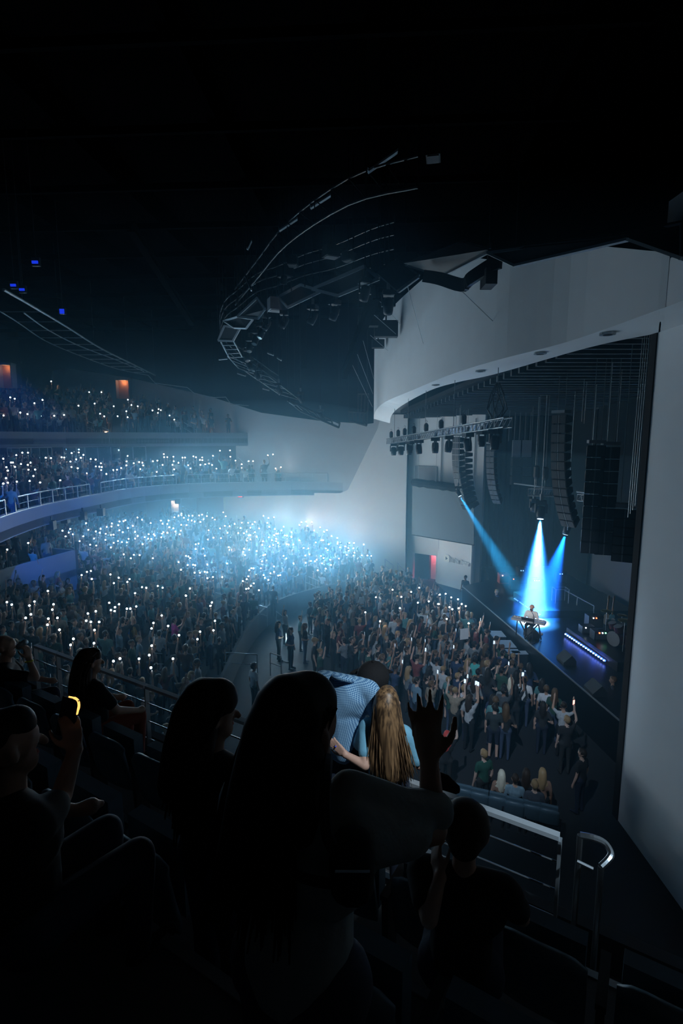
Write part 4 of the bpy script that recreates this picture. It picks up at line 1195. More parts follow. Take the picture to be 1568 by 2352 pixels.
# ------------------------------------------------------------------ line arrays
def line_array(label, top, n, w, h, d, yaw, curve, lean0=0.0, group=None, frame=True, grille=None):
    """boxes chained downward; yaw turns the front (local -X is the face)"""
    t = thing('line_array', label, 'speaker array', top, group=group)
    R = Matrix.Rotation(yaw, 3, 'Z'); p = Vector((0, 0, 0)); ang = lean0
    w2 = lambda q: top + R @ q
    if frame:
        childworld('rigging_frame', MB().box(w2(Vector((d * .25, 0, .10))), (d * .9, w * .9, .10), R), M_TRUSS, t)
        for s in (-1, 1):
            q = w2(Vector((d * .25, s * w * .25, .15)))
            childworld('hoist_chain', MB().tube(q, Vector((q.x, q.y, ceil_r(q.y) + .42)), .012, 5), M_WIRE, t)
    for i in range(n):
        A = Matrix.Rotation(-ang, 3, 'Y'); Q = R @ A
        c = w2(p + A @ Vector((d / 2, 0, -h / 2)))
        # wedge cabinet: narrower at the rear
        hx, hy, hz = d / 2, w / 2, h / 2 * .94
        vs = [Vector((-hx, -hy, -hz)), Vector((-hx, hy, -hz)), Vector((-hx, hy, hz)), Vector((-hx, -hy, hz)), Vector((hx, -hy * .8, -hz * .6)), Vector((hx, hy * .8, -hz * .6)), Vector((hx, hy * .8, hz * .6)), Vector((hx, -hy * .8, hz * .6))]
        mb = MB().add([c + Q @ v for v in vs], [(0, 1, 2, 3), (4, 7, 6, 5), (0, 4, 5, 1), (1, 5, 6, 2), (2, 6, 7, 3), (3, 7, 4, 0)])
        cb = childworld('cabinet', mb, M_FIXTURE, t)
        g = MB()
        for s in (-1, 1): g.box(c + Q @ Vector((-hx - .01, s * hy * .52, 0)), (.015, hy * .78, hz * 1.75), Q)
        go = link('grille', g.mesh('grille', grille or M_GRILLE)); go.parent = cb
        hn = MB().box(c + Q @ Vector((-hx - .008, 0, 0)), (.02, hy * .16, hz * 1.9), Q)
        ho = link('horn_strip', hn.mesh('horn_strip', M_HORN)); ho.parent = cb
        p = p + A @ Vector((0, 0, -h)); ang += curve * (0.35 + 1.3 * i / n)
    return t
M_GRILLE = mat('speaker_grille', (.05, .055, .06), .55, noise=.25, nscale=60)
M_HORN = mat('speaker_horn', (.17, .18, .19), .5, noise=.1, nscale=20)
line_array('tall curved black line array hanging above the stage centre, nearest the near wall', P(1284, 952, y=19), 13, .60, .335, .42, math.radians(32), .052)
line_array('tall curved black line array in front of the white wing wall', P(1046, 1003, y=29), 13, .62, .33, .45, math.radians(25), .05)
line_array('second shorter black line array beside it in front of the white wing wall', P(1066, 1037, y=29.6), 10, .55, .33, .42, math.radians(5), .055)
line_array('slim curved grey line array hanging before the black far curtain', P(1126, 1022, y=27), 11, .50, .30, .3, math.radians(40), .075, grille=mat('pale_grille', (.10, .11, .12), .6, noise=.2, nscale=40))
line_array('hung black subwoofer column near the near wall, nearer of the pair', P(1403, 1026, y=16.2), 9, .52, .38, .6, math.radians(72), 0.0, group=None)
line_array('hung black subwoofer column near the near wall, farther of the pair', P(1370, 1022, y=16.2), 9, .52, .38, .6, math.radians(72), 0.0)
line_array('dark line array hanging closest to the near white wall', P(1436, 1170, y=14.4), 6, .55, .26, .5, math.radians(60), .07)
for k, (u0, u1) in enumerate(((1177, 1194), (1200, 1219))):
    a = P(u0, 1011, y=31); b = P(u1, 1050, y=31)
    c = (a + b) / 2
    t = thing('hung_panel', 'pale square panel on a hung speaker column, %s from the wing wall' % ordn(k + 1), 'panel', c, group='hung panels before the far curtain')
    childworld('plate', MB().box(c, (b.x - a.x, .06, a.z - b.z)), M_GREYWALL, t)
    for i in range(3): childworld('cabinet', MB().box(c - UP * (.5 + .55 * i) - UP * .28, (b.x - a.x, .4, .5)), M_FIXTURE, t)
    for s in (-.15, .15): childworld('hanging_wire', MB().tube(c + UP * .5 + Vector((s, 0, 0)), Vector((c.x + s, c.y, ceil_r(31) + .42)), .012, 5), M_WIRE, t)
# thin drop cables under the stage ceiling
for k, (u, v, y, L) in enumerate([(1223, 960, 28, 1.2), (1340, 900, 20, 1.1), (1346, 900, 20.4, 1.2), (1424, 910, 18, 1.6), (1402, 905, 16.6, 2.2), (1170, 960, 30, 1.3), (1236, 950, 27, 1.2)]):
    p = P(u, v, y=y)
    tag(obj('drop_cable', MB().tube(Vector((p.x, p.y, ceil_r(p.y) + .42)), Vector((p.x, p.y, p.z - L)), .013, 5), M_WIRE), 'thin cable dropping from the slatted stage ceiling, %s listed from the wing side' % ordn(k + 1), 'cable', 'drop cables of the stage ceiling')
for k in range(5):
    p0 = P(1490 - k * 5, 850, y=12.9 + k * .18)
    tag(obj('rigging_rope', MB().tube(Vector((p0.x, p0.y, ceil_r(p0.y) + .42)), Vector((p0.x - .02, p0.y, E - 1.6 - .12 * k)), .011, 5), M_WIRE), 'vertical rigging rope beside the near wall, %s from the wall' % ordn(k + 1), 'rope', 'rigging ropes at the near wall')

# ------------------------------------------------------------------ stage lamps with beams
def beam_light(label, p, aim, watts, col, cone, blend, s=1.0, core=None):
    d = (Vector(aim) - p).normalized()
    pan = math.atan2(-d.x, d.y); tilt = math.acos(max(-1, min(1, -d.z)))
    t, tip, ax = moving_head(label, p, s, tilt=tilt, pan=pan, lit=True, drop=True)
    lamp('beam_lamp', 'SPOT', tip + d * .03, watts, col, aim=aim, size=.05, spot_size=math.radians(cone), spot_blend=blend)
    if core: lamp('beam_core_lamp', 'SPOT', tip + d * .03, core[0], core[1], aim=aim, size=.05, spot_size=math.radians(core[2]), spot_blend=1.0)
    return t
SINGER = P(1212, 1420, y=20.9)
pT = P(1243, 1150, y=24.0)
box_truss('stage_truss', 'short dark truss over the stage holding the brightest blue beam light', P(1216, 1130, y=24.6), P(1290, 1132, y=23.6), .34, bays=6)
tag(obj('truss_tube', MB().tube(P(1180, 1110, y=25.5), P(1288, 1124, y=24), .045, 8), M_STEEL), 'thin bright metal tube over the upstage truss, wing wall side', 'tube')
tag(obj('truss_tube', MB().tube(P(1324, 1129, y=21.5), P(1364, 1135, y=20.9), .04, 8), M_STEEL), 'short bright metal tube between the arrays, near the subwoofers', 'tube')
box_truss('stage_truss', 'short dark truss between the main array and the subwoofers', P(1330, 1142, y=21.5), P(1364, 1146, y=20.9), .26, bays=3)
beam_light('moving head light throwing the bright white-blue beam onto the stage', pT, P(1224, 1425, y=22.6), 120000, (.04, .32, 1.0), 29, 1.0, 1.25, (230000, (.62, .82, 1.0), 19))
beam_light('moving head light throwing the blue beam from behind the main array', P(1303, 1193, y=23.0), P(1243, 1400, y=23.2), 90000, (.015, .20, 1.0), 28, 1.0)
beam_light('moving head light throwing the pale cyan beam beside the wing wall', P(1052, 1117, y=27.8), P(1185, 1352, y=26), 60000, (.05, .48, .85), 13, 1.0, .8)
moving_head('unlit moving head under the short truss by the subwoofers', P(1352, 1152, y=21), .9, tilt=.1, drop=True)
t, _, _ = moving_head('unlit moving head hung left of the brightest beam light', P(1226, 1146, y=24.4), .9, tilt=.2, drop=True)
for k, (u, v, y) in enumerate([(1232, 1085, 24.3), (1252, 1088, 24.1)]):
    p = P(u, v, y=y)
    t = thing('chain_hoist', 'dark chain hoist above the short stage truss, %s from the wing wall' % ordn(k + 1), 'hoist', p, group='hoists over the short stage truss')
    childworld('body', MB().path([p - UP * .3, p - UP * .2, p + UP * .25, p + UP * .32], [.08, .14, .14, .06], 10), M_FIXTURE, t)
    childworld('chain', MB().tube(p + UP * .3, Vector((p.x, p.y, ceil_r(p.y) + .42)), .012, 5), M_WIRE, t)
    childworld('chain_tail', MB().tube(p - UP * .3, p - UP * .8, .014, 5), M_WIRE, t)
# ------------------------------------------------------------------ figures in detail
def xf(caps, loc, yaw, s):
    ca, sa = math.cos(yaw), math.sin(yaw); loc = Vector(loc)
    f = lambda p: (loc.x + (p[0] * ca - p[1] * sa) * s, loc.y + (p[0] * sa + p[1] * ca) * s, loc.z + p[2] * s)
    return [(f(p), f(q), r1 * s, r2 * s, t) for p, q, r1, r2, t in caps]
def rootlocal(pw, loc, yaw, s):
    d = (Vector(pw) - Vector(loc)) / s; ca, sa = math.cos(-yaw), math.sin(-yaw)
    return (d.x * ca - d.y * sa, d.x * sa + d.y * ca, d.z)
def grown(name, caps, voxel, m, root, smooth=4, tris=None, tagmats=None):
    V, F = grow(caps, voxel, tris, smooth, n=14)
    me = bpy.data.meshes.new(name); me.from_pydata(V.tolist(), [], F)
    if tagmats:
        keys = list(tagmats); 
        for k in keys: me.materials.append(tagmats[k])
        C = np.array([V[list(f)].mean(0) for f in F]); idx = seg_sdf_tags(C, caps)
        me.polygons.foreach_set('material_index', [keys.index(caps[i][4]) if caps[i][4] in keys else 0 for i in idx])
    else: me.materials.append(m)
    me.polygons.foreach_set('use_smooth', [True] * len(F))
    o = link(name, me)
    if root is not None:
        o.parent = root
        o.matrix_parent_inverse = (Matrix.Translation(root.location) @ root.rotation_euler.to_matrix().to_4x4()).inverted()
    return o
def inflate(caps, tags, d): return [(p, q, a + d, b + d, t) for p, q, a, b, t in caps if t in tags]
def hand_caps(W, D, N, side, curl=.35, s=1.0, thumb=1.0, spread=.05):
    """palm and five fingers: W wrist, D finger direction, N palm normal"""
    W, D, N = Vector(W), Vector(D).normalized(), Vector(N).normalized()
    N = (N - D * N.dot(D)).normalized(); S = D.cross(N) * side
    c = []; A = lambda p, q, a, b: c.append((tuple(p), tuple(q), a * s, b * s, 'skin'))
    for f in range(4):
        x = .031 - .0205 * f
        base = W + (D * (.088 - .006 * abs(f - 1)) + S * x) * s
        A(W + (D * .012 + S * x * .55) * s, base, .015, .0115)
        p = base; ang = curl * .6
        for g, L in enumerate([(.040, .026, .021), (.044, .029, .022), (.041, .027, .021), (.032, .021, .019)][f]):
            Df = (D + S * (1.5 - f) * spread).normalized(); d = Df * math.cos(ang) + N * math.sin(ang); q = p + d * L * s
            A(p, q, .0100 - .0008 * g - (.001 if f == 3 else 0), .0094 - .0008 * g); p = q; ang += curl
    p = W + (D * .022 + S * .028) * s
    for g, (L, d) in enumerate(((.042, D * .62 + S * .70 + N * .25 * thumb), (.033, D * .85 + S * .40 + N * .35 * thumb), (.026, D * .95 + S * .1 + N * .35 * thumb))):
        q = p + d.normalized() * L * s; A(p, q, .013 - .0015 * g, .0115 - .0015 * g); p = q
    return c
def strands(roots, guide, n, r0, m, name, parent, jit=.02, seg=8, seed=1, sides=4):
    """hair: n thin tapering locks that follow guide(root, t)"""
    rg = random.Random(seed); mb = MB()
    for i in range(n):
        p0, dn = roots(rg)
        off = Vector((rg.gauss(0, jit), rg.gauss(0, jit), rg.gauss(0, jit * .5)))
        L = rg.uniform(.78, 1.0)
        pts = [guide(p0, dn, L * k / seg) + off * (k / seg) for k in range(seg + 1)]
        mb.path(pts, [r0 * (1 - .75 * (k / seg) ** 2) for k in range(seg + 1)], sides)
    o = link(name, mb.mesh(name, m, True))
    if parent is not None:
        o.parent = parent; o.matrix_parent_inverse = (Matrix.Translation(parent.location) @ parent.rotation_euler.to_matrix().to_4x4()).inverted()
    return o
def headfeatures(root, hc, R, s, eye=True):
    f = lambda x, y, z: hc + (R @ Vector((x, y, z))) * s
    for sx in (-1, 1):
        childworld('eye', MB().ball(f(sx * .033, .074, .0), .0125 * s, 10, 8), mat('eye_white', (.7, .7, .68), .2), root, True)
        childworld('eyebrow', MB().path([f(sx * .018, .086, .022), f(sx * .036, .082, .027), f(sx * .052, .070, .022)], .004 * s, 5), M_HAIRDK, root)
    childworld('mouth', MB().path([f(-.024, .072, -.062), f(-.008, .086, -.059), f(.008, .086, -.059), f(.024, .072, -.062)], .0055 * s, 6), mat('lips', (.42, .16, .14), .5), root)

# ------------------------------------------------------------------ the performer and his keyboard
M_WHITESHIRT = mat('white_shirt', (.80, .80, .78), .8, noise=.06, nscale=30, bump=.15)
SGP = P(1212, 1452, y=21.05); SGP.z = SZ
SGP = Vector((SGP.x + .12, SGP.y, SZ))
t = thing('stool', 'round black keyboard stool under the performer', 'stool', SGP)
childworld('cushion', MB().path([SGP + UP * .44, SGP + UP * .45, SGP + UP * .50, SGP + UP * .51], [.15, .18, .18, .15], 16), M_BLACKCLOTH, t)
childworld('column', MB().tube(SGP + UP * .04, SGP + UP * .44, .025, 10), M_STEEL, t)
for k in range(4):
    a = k * math.pi / 2; childworld('leg', MB().tube(SGP + UP * .08, SGP + Vector((.2 * math.cos(a), .2 * math.sin(a), .012)), .013, 6), M_STEEL, t)
yawS = math.radians(148)                        # faces the crowd and our balcony
FW = Vector((-math.sin(yawS), math.cos(yawS), 0)); RT = Vector((math.cos(yawS), math.sin(yawS), 0))
aL = ((-.27, .08, .72), (-.20, .34, .66), (-.18, .50, .62)); aR = ((.27, .08, .72), (.20, .34, .66), (.18, .50, .62))
caps = human_caps(armL=aL, armR=aR, sit=True, hair='none', lean=.03)
caps = [c for c in caps]
W_ = xf(caps, SGP, yawS, 1.0)
per = thing('person', 'bald man in a white shirt sitting at the keyboard on stage', 'person', SGP)
grown('body', [c for c in W_ if c[4] != 'hair'], .014, None, per, tagmats={'skin': M_SKINW, 'shirt': M_WHITESHIRT, 'pants': M_BLACKCLOTH, 'shoe': M_BLACKCLOTH})
sleeves = [c for c in xf([(( s * .185, .03, .955), e, .06, .052, 'shirt') for s, e in ((-1, aL[0]), (1, aR[0]))], SGP, yawS, 1.0)]
grown('shirt', inflate(W_, ('shirt',), .014) + sleeves, .016, M_WHITESHIRT, per)
hcS = SGP + UP * 1.19 + FW * .05; RS = Matrix.Rotation(yawS, 3, 'Z')
headfeatures(per, hcS, RS, 1.0)
grown('beard', [(tuple(hcS + FW * .055 - UP * .075 - RT * .03), tuple(hcS + FW * .055 - UP * .075 + RT * .03), .045, .045, 'hair')], .012, mat('beard_grey', (.25, .2, .16), .8), per)
KC = SGP + FW * .55 + UP * .78
t = thing('keyboard', 'pale blue-lit stage keyboard on a cross stand before the performer', 'keyboard', Vector((KC.x, KC.y, SZ)))
RK = Matrix.Rotation(yawS, 3, 'Z')
childworld('case', MB().box(KC, (1.32, .34, .09), RK), mat('keyboard_case', (.35, .37, .40), .35, noise=.04), t)
wk = MB(); bk = MB()
for k in range(36):
    x = -.60 + k * .0343
    wk.box(KC + RT * x - FW * .09 + UP * .05, (.031, .15, .02), RK)
    if k % 7 not in (2, 6): bk.box(KC + RT * (x + .017) - FW * .06 + UP * .066, (.016, .09, .016), RK)
o = childworld('white_keys', wk, mat('key_white', (.8, .8, .78), .3), t); o['kind'] = 'stuff'
o = childworld('black_keys', bk, M_FIXTURE, t); o['kind'] = 'stuff'
childworld('music_stand', MB().box(KC + FW * .17 + UP * .09, (.5, .02, .12), RK), M_FIXTURE, t)
for s in (-1, 1):
    childworld('leg', MB().bar(KC + RT * .42 * s - UP * .05 - FW * .12, KC - RT * .42 * s * .2 + FW * .14 - UP * .78 + UP * .02, .04, .04), M_FIXTURE, t)
    childworld('leg', MB().bar(KC + RT * .42 * s - UP * .05 + FW * .12, KC + RT * .5 * s - FW * .12 - UP * .78 + UP * .02, .04, .04), M_FIXTURE, t)
t = thing('microphone_stand', 'black boom microphone stand reaching to the performer at the keyboard', 'microphone', Vector((KC.x, KC.y, SZ)) + FW * .35 - RT * .25)
q = t.location
childworld('base', MB().tube(q, q + UP * .03, .14, 16, .12), M_FIXTURE, t); childworld('pole', MB().tube(q + UP * .03, q + UP * 1.15, .012, 6), M_FIXTURE, t)
tip = hcS + FW * .16 - UP * .05
childworld('boom', MB().tube(q + UP * 1.15, tip, .009, 6), M_FIXTURE, t); childworld('microphone', MB().path([tip + FW * .10, tip + FW * .02, tip, tip - FW * .03], [.012, .018, .026, .018], 8), M_FIXTURE, t)
for k, (u, v) in enumerate([(1240, 1456), (1222, 1462), (1208, 1447)]):
    p = P(u, v, z=SZ)
    t = thing('effect_pedal', 'small floor pedal on the stage by the keyboard legs, %s from the near side' % ordn(k + 1), 'pedal', p, group='pedals by the keyboard')
    childworld('box', MB().box(p + UP * .03, (.16, .22, .06)), mat('pedal_grey', (.4, .42, .45), .4), t); childworld('switch', MB().tube(p + UP * .06, p + UP * .085, .02, 8), M_STEEL, t)
# wedge monitors
for k, (u, v) in enumerate([(1192, 1461), (1268, 1520), (1330, 1590)]):
    p = P(u, v, z=SZ) + Vector((.5, .0, 0))
    t = thing('stage_monitor', 'low black wedge monitor near the stage edge, %s from the keyboard' % ordn(k + 1), 'speaker', p, group='wedge monitors')
    pr = [(-.22, 0), (.24, 0), (.24, .16), (.06, .36), (-.22, .10)]
    vs = [p + Vector((x, s * .32, z)) for s in (-1, 1) for x, z in pr]
    childworld('cabinet', MB().add(vs, [(0, 1, 2, 3, 4), (9, 8, 7, 6, 5)] + [(i, (i + 1) % 5, 5 + (i + 1) % 5, 5 + i) for i in range(5)]), M_FIXTURE, t)
    childworld('grille', MB().bar(p + Vector((.16, -.28, .265)), p + Vector((.16, .28, .265)), .2, .015, up=(.74, 0, .67)), M_GRILLE, t)
# LED battens on the riser front
M_LED = mat('blue_led', (.02, .05, .3), .4, emit=(.03, .10, 1.0), emit_s=9)
M_LEDW = mat('blue_led_core', (.1, .2, .6), .4, emit=(.22, .34, 1.0), emit_s=16)
def led_strip(label, a, b, n, gaps=None, w=.05):
    t = thing('led_batten', label, 'light strip', a)
    d = (b - a)
    childworld('channel', MB().bar(a + Vector((.05, 0, 0)), b + Vector((.05, 0, 0)), .06, .10), M_FIXTURE, t)
    for i in range(n):
        if gaps and i in gaps: continue
        p = a + d * ((i + .5) / n); q = d * (.24 / n)
        childworld('led_lens', MB().bar(p - q, p + q, .03, w), M_LED, t)
        if not gaps: childworld('led_core', MB().ball(p - Vector((.03, 0, 0)), .028, 8, 6), M_LEDW, t)
    for f in (.2, .5, .8): lamp('led_glow', 'POINT', a + d * f + Vector((-.12, 0, .05)), 1.2, (.03, .10, 1.0), size=.1)
LA, LB_ = P(1297, 1455, z=SZ + .12), P(1391, 1519, z=SZ + .12)
led_strip('straight row of bright blue stage lights along the near riser front', LA, LB_, 17)
LC, LD = P(1180, 1374, z=SZ + .12), P(1238, 1414, z=SZ + .12)
led_strip('broken row of dim blue stage lights on the far riser front', LC, LD, 22, gaps=(4, 9, 13, 14, 19), w=.03)
rs = MB().prism([(LA.x + .1, LA.y + .1), (LB_.x + .1, LB_.y - .6), (13.4, LB_.y - .6), (13.4, LA.y + .1)], SZ, SZ + .35)
tag(obj('stage_riser', rs, M_STAGE), 'low black riser behind the near row of blue lights', 'riser')
rs = MB().prism([(LC.x + .1, LC.y + .4), (LD.x + .1, LD.y), (13.4, LD.y), (13.4, LC.y + .4)], SZ, SZ + .35)
tag(obj('stage_riser', rs, M_STAGE), 'low black riser behind the far row of blue lights', 'riser')
RZ = SZ + .35
# guitars on a stand
def guitar(label, p, col, lean):
    t = thing('guitar', label, 'guitar', p, group='guitars on stands')
    b = p + UP * .30
    bd = MB(); bd.ball(b - UP * .06, .17, 16, 8, scale=(1, .14, .95)); bd.ball(b + UP * .14, .125, 16, 8, scale=(1, .16, .95))
    childworld('body', bd, col, t, True)
    childworld('neck', MB().bar(b + UP * .2, b + UP * .88 + Vector((lean, 0, 0)), .05, .025, up=(0, 1, 0)), mat('maple', (.45, .25, .10), .4, noise=.1), t)
    childworld('headstock', MB().bar(b + UP * .88 + Vector((lean, 0, 0)), b + UP * 1.04 + Vector((lean * 1.2, 0, 0)), .08, .02, up=(0, 1, 0)), mat('maple', (.45, .25, .10), .4), t)
    childworld('pickguard', MB().ball(b + Vector((.03, -.028, .0)), .09, 12, 6, scale=(1, .06, 1.1)), mat('pickguard', (.75, .75, .72), .3), t)
    for s in (-1, 1): childworld('stand_leg', MB().tube(p + Vector((s * .18, .12, 0)), p + Vector((s * .06, .05, .34)), .012, 6), M_FIXTURE, t)
for (u, v), c, lb in zip([(1391, 1437), (1403, 1438)], [mat('guitar_cream', (.6, .55, .45), .25), mat('guitar_blue', (.2, .45, .5), .25)], ['cream electric guitar upright on its stand, left of a pair', 'pale blue electric guitar upright on its stand, right of a pair']):
    p = P(u, v + 2, z=RZ); guitar(lb, p, c, .03)
# drum kit
p = P(1416, 1482, z=RZ); dk = thing('drum_kit', 'dark drum kit with cymbals on the near riser', 'drum kit', p)
def drum(name, c, r, h, ax):
    c = Vector(c); ax = Vector(ax).normalized()
    mb = MB(); mb.tube(c - ax * h / 2, c + ax * h / 2, r, 20); o = childworld(name, mb, mat('drum_shell', (.06, .02, .02), .3, noise=.1), dk)
    hd = MB(); hd.tube(c + ax * h / 2, c + ax * (h / 2 + .012), r * 1.03, 20); k_ = link('drum_head', hd.mesh('drum_head', mat('drum_head', (.16, .16, .16), .5))); k_.parent = o
drum('bass_drum', p + UP * .29, .28, .42, (-1, -.4, 0)); drum('floor_tom', p + Vector((.2, -.62, .36)), .21, .42, (0, 0, 1)); drum('rack_tom', p + Vector((-.1, -.22, .72)), .15, .24, (-.3, 0, 1)); drum('rack_tom', p + Vector((-.1, .2, .72)), .14, .22, (-.3, 0, 1)); drum('snare_drum', p + Vector((.35, .42, .6)), .17, .15, (0, 0, 1))
for x, y, z, r in ((-.15, .62, 1.15, .22), (-.1, -.6, 1.2, .25), (.5, .7, .95, .18)):
    c = p + Vector((x, y, z)); childworld('cymbal', MB().path([c - UP * .004, c, c + UP * .03], [r, r, .03], 20), mat('cymbal_brass', (.6, .42, .16), .25, metal=1.0), dk); childworld('cymbal_stand', MB().tube(p + Vector((x, y, .0)), c, .012, 6), M_STEEL, dk)
# backline cabinets and flight cases
def cab(name, label, u, v, size, z, m, extra=None, cat='amplifier', group=None):
    p = P(u, v, z=z); t = thing(name, label, cat, p, group=group)
    childworld('cabinet', MB().box(p + UP * size[2] / 2, size), m, t)
    childworld('grille', MB().box(p + UP * size[2] * .42 - Vector((0, size[1] / 2 + .008, 0)), (size[0] * .86, .016, size[2] * .66)), M_GRILLE, t)
    if size[2] > .3: childworld('handle', MB().bar(p + UP * (size[2] + .015) - Vector((.1, 0, 0)), p + UP * (size[2] + .015) + Vector((.1, 0, 0)), .03, .02), M_CABLE, t)
    if extra:
        for k, (c, s_) in enumerate(extra):
            childworld('indicator', MB().ball(p + Vector((-.12 + .12 * k, -size[1] / 2 - .02, size[2] * .85)), .028, 8, 6), mat('indicator_' + c, (.1, .1, .1), .5, emit=s_, emit_s=7), t)
    return t
G, BL, RD, WH = ('green', (.2, 1, .5)), ('blue', (.1, .3, 1)), ('red', (1, .15, .05)), ('white', (.7, .85, 1))
cab('guitar_amplifier', 'black amplifier with tiny green lights upstage below the bright beam', 1228, 1352, (.7, .4, .6), SZ, M_FIXTURE, [G, G, G])
cab('guitar_amplifier', 'black amplifier with a blue light upstage right of the bright beam', 1286, 1336, (.6, .4, .6), SZ, M_FIXTURE, [BL, BL])
cab('guitar_amplifier', 'black rack with small red light beside the amplifiers upstage', 1180, 1352, (.5, .4, .7), SZ, M_FIXTURE, [RD])
cab('guitar_amplifier', 'black amplifier with a small white light on the near riser', 1362, 1438, (.6, .4, .5), RZ, M_FIXTURE, [WH, RD])
cab('guitar_amplifier', 'low black amplifier with a white glint in the middle of the near riser', 1346, 1452, (.5, .35, .3), RZ, M_FIXTURE, [WH])
cab('guitar_amplifier', 'black effects rack with red light beside the drum kit', 1376, 1466, (.6, .4, .35), RZ, M_FIXTURE, [RD, WH, G])
cab('equipment_case', 'red topped equipment case below the cyan beam near the wing wall', 1155, 1338, (.55, .45, .55), SZ, mat('case_red', (.45, .10, .08), .5, noise=.1), [WH], 'case')
cab('equipment_case', 'tall dark equipment case with blue lights between the cyan and bright beams', 1196, 1338, (.5, .5, .9), SZ, M_FIXTURE, [BL, BL], 'case')
p = P(1274, 1402, z=SZ); t = thing('wheeled_rack', 'open dark metal wheeled frame standing mid stage', 'rack', p)
for x in (0, .62):
    for y_ in (0, .45): childworld('upright', MB().tube(p + Vector((x, y_, .06)), p + Vector((x, y_, 1.05)), .022, 6), M_TRUSS, t)
for z_ in (.12, 1.03):
    for y_ in (0, .45): childworld('crossbar', MB().tube(p + Vector((0, y_, z_)), p + Vector((.62, y_, z_)), .02, 6), M_TRUSS, t)
    for x in (0, .62): childworld('crossbar', MB().tube(p + Vector((x, 0, z_)), p + Vector((x, .45, z_)), .02, 6), M_TRUSS, t)
childworld('panel', MB().box(p + Vector((.31, .46, .55)), (.58, .03, .86)), M_FIXTURE, t)
for x in (0, .62): childworld('wheel', MB().tube(p + Vector((x, -.03, .04)), p + Vector((x, .03, .04)), .04, 10), M_CABLE, t)
a, b = P(1290, 1352, z=2.3), P(1364, 1392, z=2.0)
t = thing('handrail', 'thin grey rail sloping along the back of the stage', 'handrail', Vector((a.x, a.y, SZ)))
childworld('top_rail', MB().tube(a, b, .025, 6), M_RAIL, t)
for f in (0, .5, 1): q = a.lerp(b, f); childworld('post', MB().tube(Vector((q.x, q.y, SZ)), q, .02, 6), M_RAIL, t)
# front-of-stage boxes in the pit gap
for k, (u, v, w) in enumerate([(1141, 1456, .85), (1163, 1479, .95), (1175, 1496, .5), (1193, 1499, .4)]):
    p = P(u, v, z=.95); p.z = 0
    t = thing('front_speaker', 'box before the stage, beam light painted on its top, %s from the far end' % ordn(k + 1), 'speaker', p, group='boxes in front of the stage')
    childworld('cabinet', MB().box(p + UP * .47, (.6, w * .85, .94)), M_FIXTURE, t)
    childworld('top', MB().box(p + UP * .95, (.6, w * .85, .02)), mat('painted_lit_top', (.35, .45, .55), .35, noise=.04), t)  # blue beam light put into the pale colour of the top
# barricade between pit and stage
bar = thing('crowd_barrier', 'long black crowd barrier between the pit and the stage', 'barrier', (6.4, 24, 0))
for k in range(14):
    y0 = 15.2 + k * 1.1; x0 = sfx(y0) - .95; x1 = sfx(y0 + 1.05) - .95
    childworld('panel', MB().bar((x0, y0, .55), (x1, y0 + 1.05, .55), .04, 1.05), M_FIXTURE, bar)
    childworld('brace', MB().bar((x0 + .02, y0 + .5, 1.0), (x0 + .55, y0 + .5, .03), .04, .04), M_FIXTURE, bar)
# ------------------------------------------------------------------ catwalk ring of black panels hung from the roof
def panel_frame(label, pts, group=None, frame=True, thick=.05, fw=.10):
    """dark panel with a pale frame; corner pixels with their distances"""
    q = [P(u, v, y=y) for u, v, y in pts]
    c = sum(q, Vector()) / len(q)
    t = thing('ceiling_cloud', label, 'ceiling panel', c, group=group)
    n = (q[1] - q[0]).cross(q[2] - q[1]).normalized()
    if n.z < 0: n = -n
    m = len(q)
    vs = [p for p in q] + [p + n * thick for p in q]
    childworld('panel', MB().add(vs, [tuple(range(m))[::-1], tuple(range(m, 2 * m))] + [(i, (i + 1) % m, m + (i + 1) % m, m + i) for i in range(m)]), M_BLACK, t)
    if frame:
        for i in range(m):
            childworld('frame_bar', MB().bar(q[i] - n * .03, q[(i + 1) % m] - n * .03, fw, .05, up=n), M_CATWALK, t)
    for p in (q[0], q[m // 2]):
        childworld('hanger', MB().tube(p + UP * .05, Vector((p.x, p.y, CEIL)), .014, 5), M_CABLE, t)
    return t
PAN = [
 ([(1568, 512, 9.2), (1440, 538, 10), (1120, 578, 12), (1182, 607, 11.6), (1442, 546, 9.8), (1568, 590, 8.8)], 'broad black ceiling panel nearest the stage, cutting across the white hood'),
 ([(930, 606, 15.5), (1062, 557, 13.2), (1122, 575, 12.3), (1012, 632, 14.6)], 'black framed ceiling panel over the white hood, second from the near wall'),
 ([(868, 628, 16.8), (908, 598, 16.2), (960, 634, 15.2), (914, 668, 15.8)], 'small black framed ceiling panel at the hood corner'),
 ([(718, 664, 20), (838, 612, 17.5), (872, 640, 17), (778, 679, 18.8)], 'long black framed ceiling panel, first beyond the hood corner'),
 ([(640, 682, 22.5), (692, 654, 21), (740, 668, 20), (662, 706, 21.6)], 'black framed ceiling panel, second beyond the hood corner'),
 ([(546, 727, 25.5), (592, 684, 24), (610, 710, 23.5), (594, 732, 24.5)], 'small framed ceiling panel at the bend of the dark ring, upper'),
 ([(514, 736, 26.5), (546, 726, 25.5), (582, 732, 25), (566, 753, 25.5), (538, 752, 26)], 'small framed ceiling panel at the bend of the dark ring, middle'),
 ([(502, 782, 28), (516, 748, 27), (552, 754, 26), (536, 783, 27)], 'small framed ceiling panel at the bend of the dark ring, lower'),
]
for pts, lb in PAN: panel_frame(lb, pts, 'black panels of the ceiling ring')
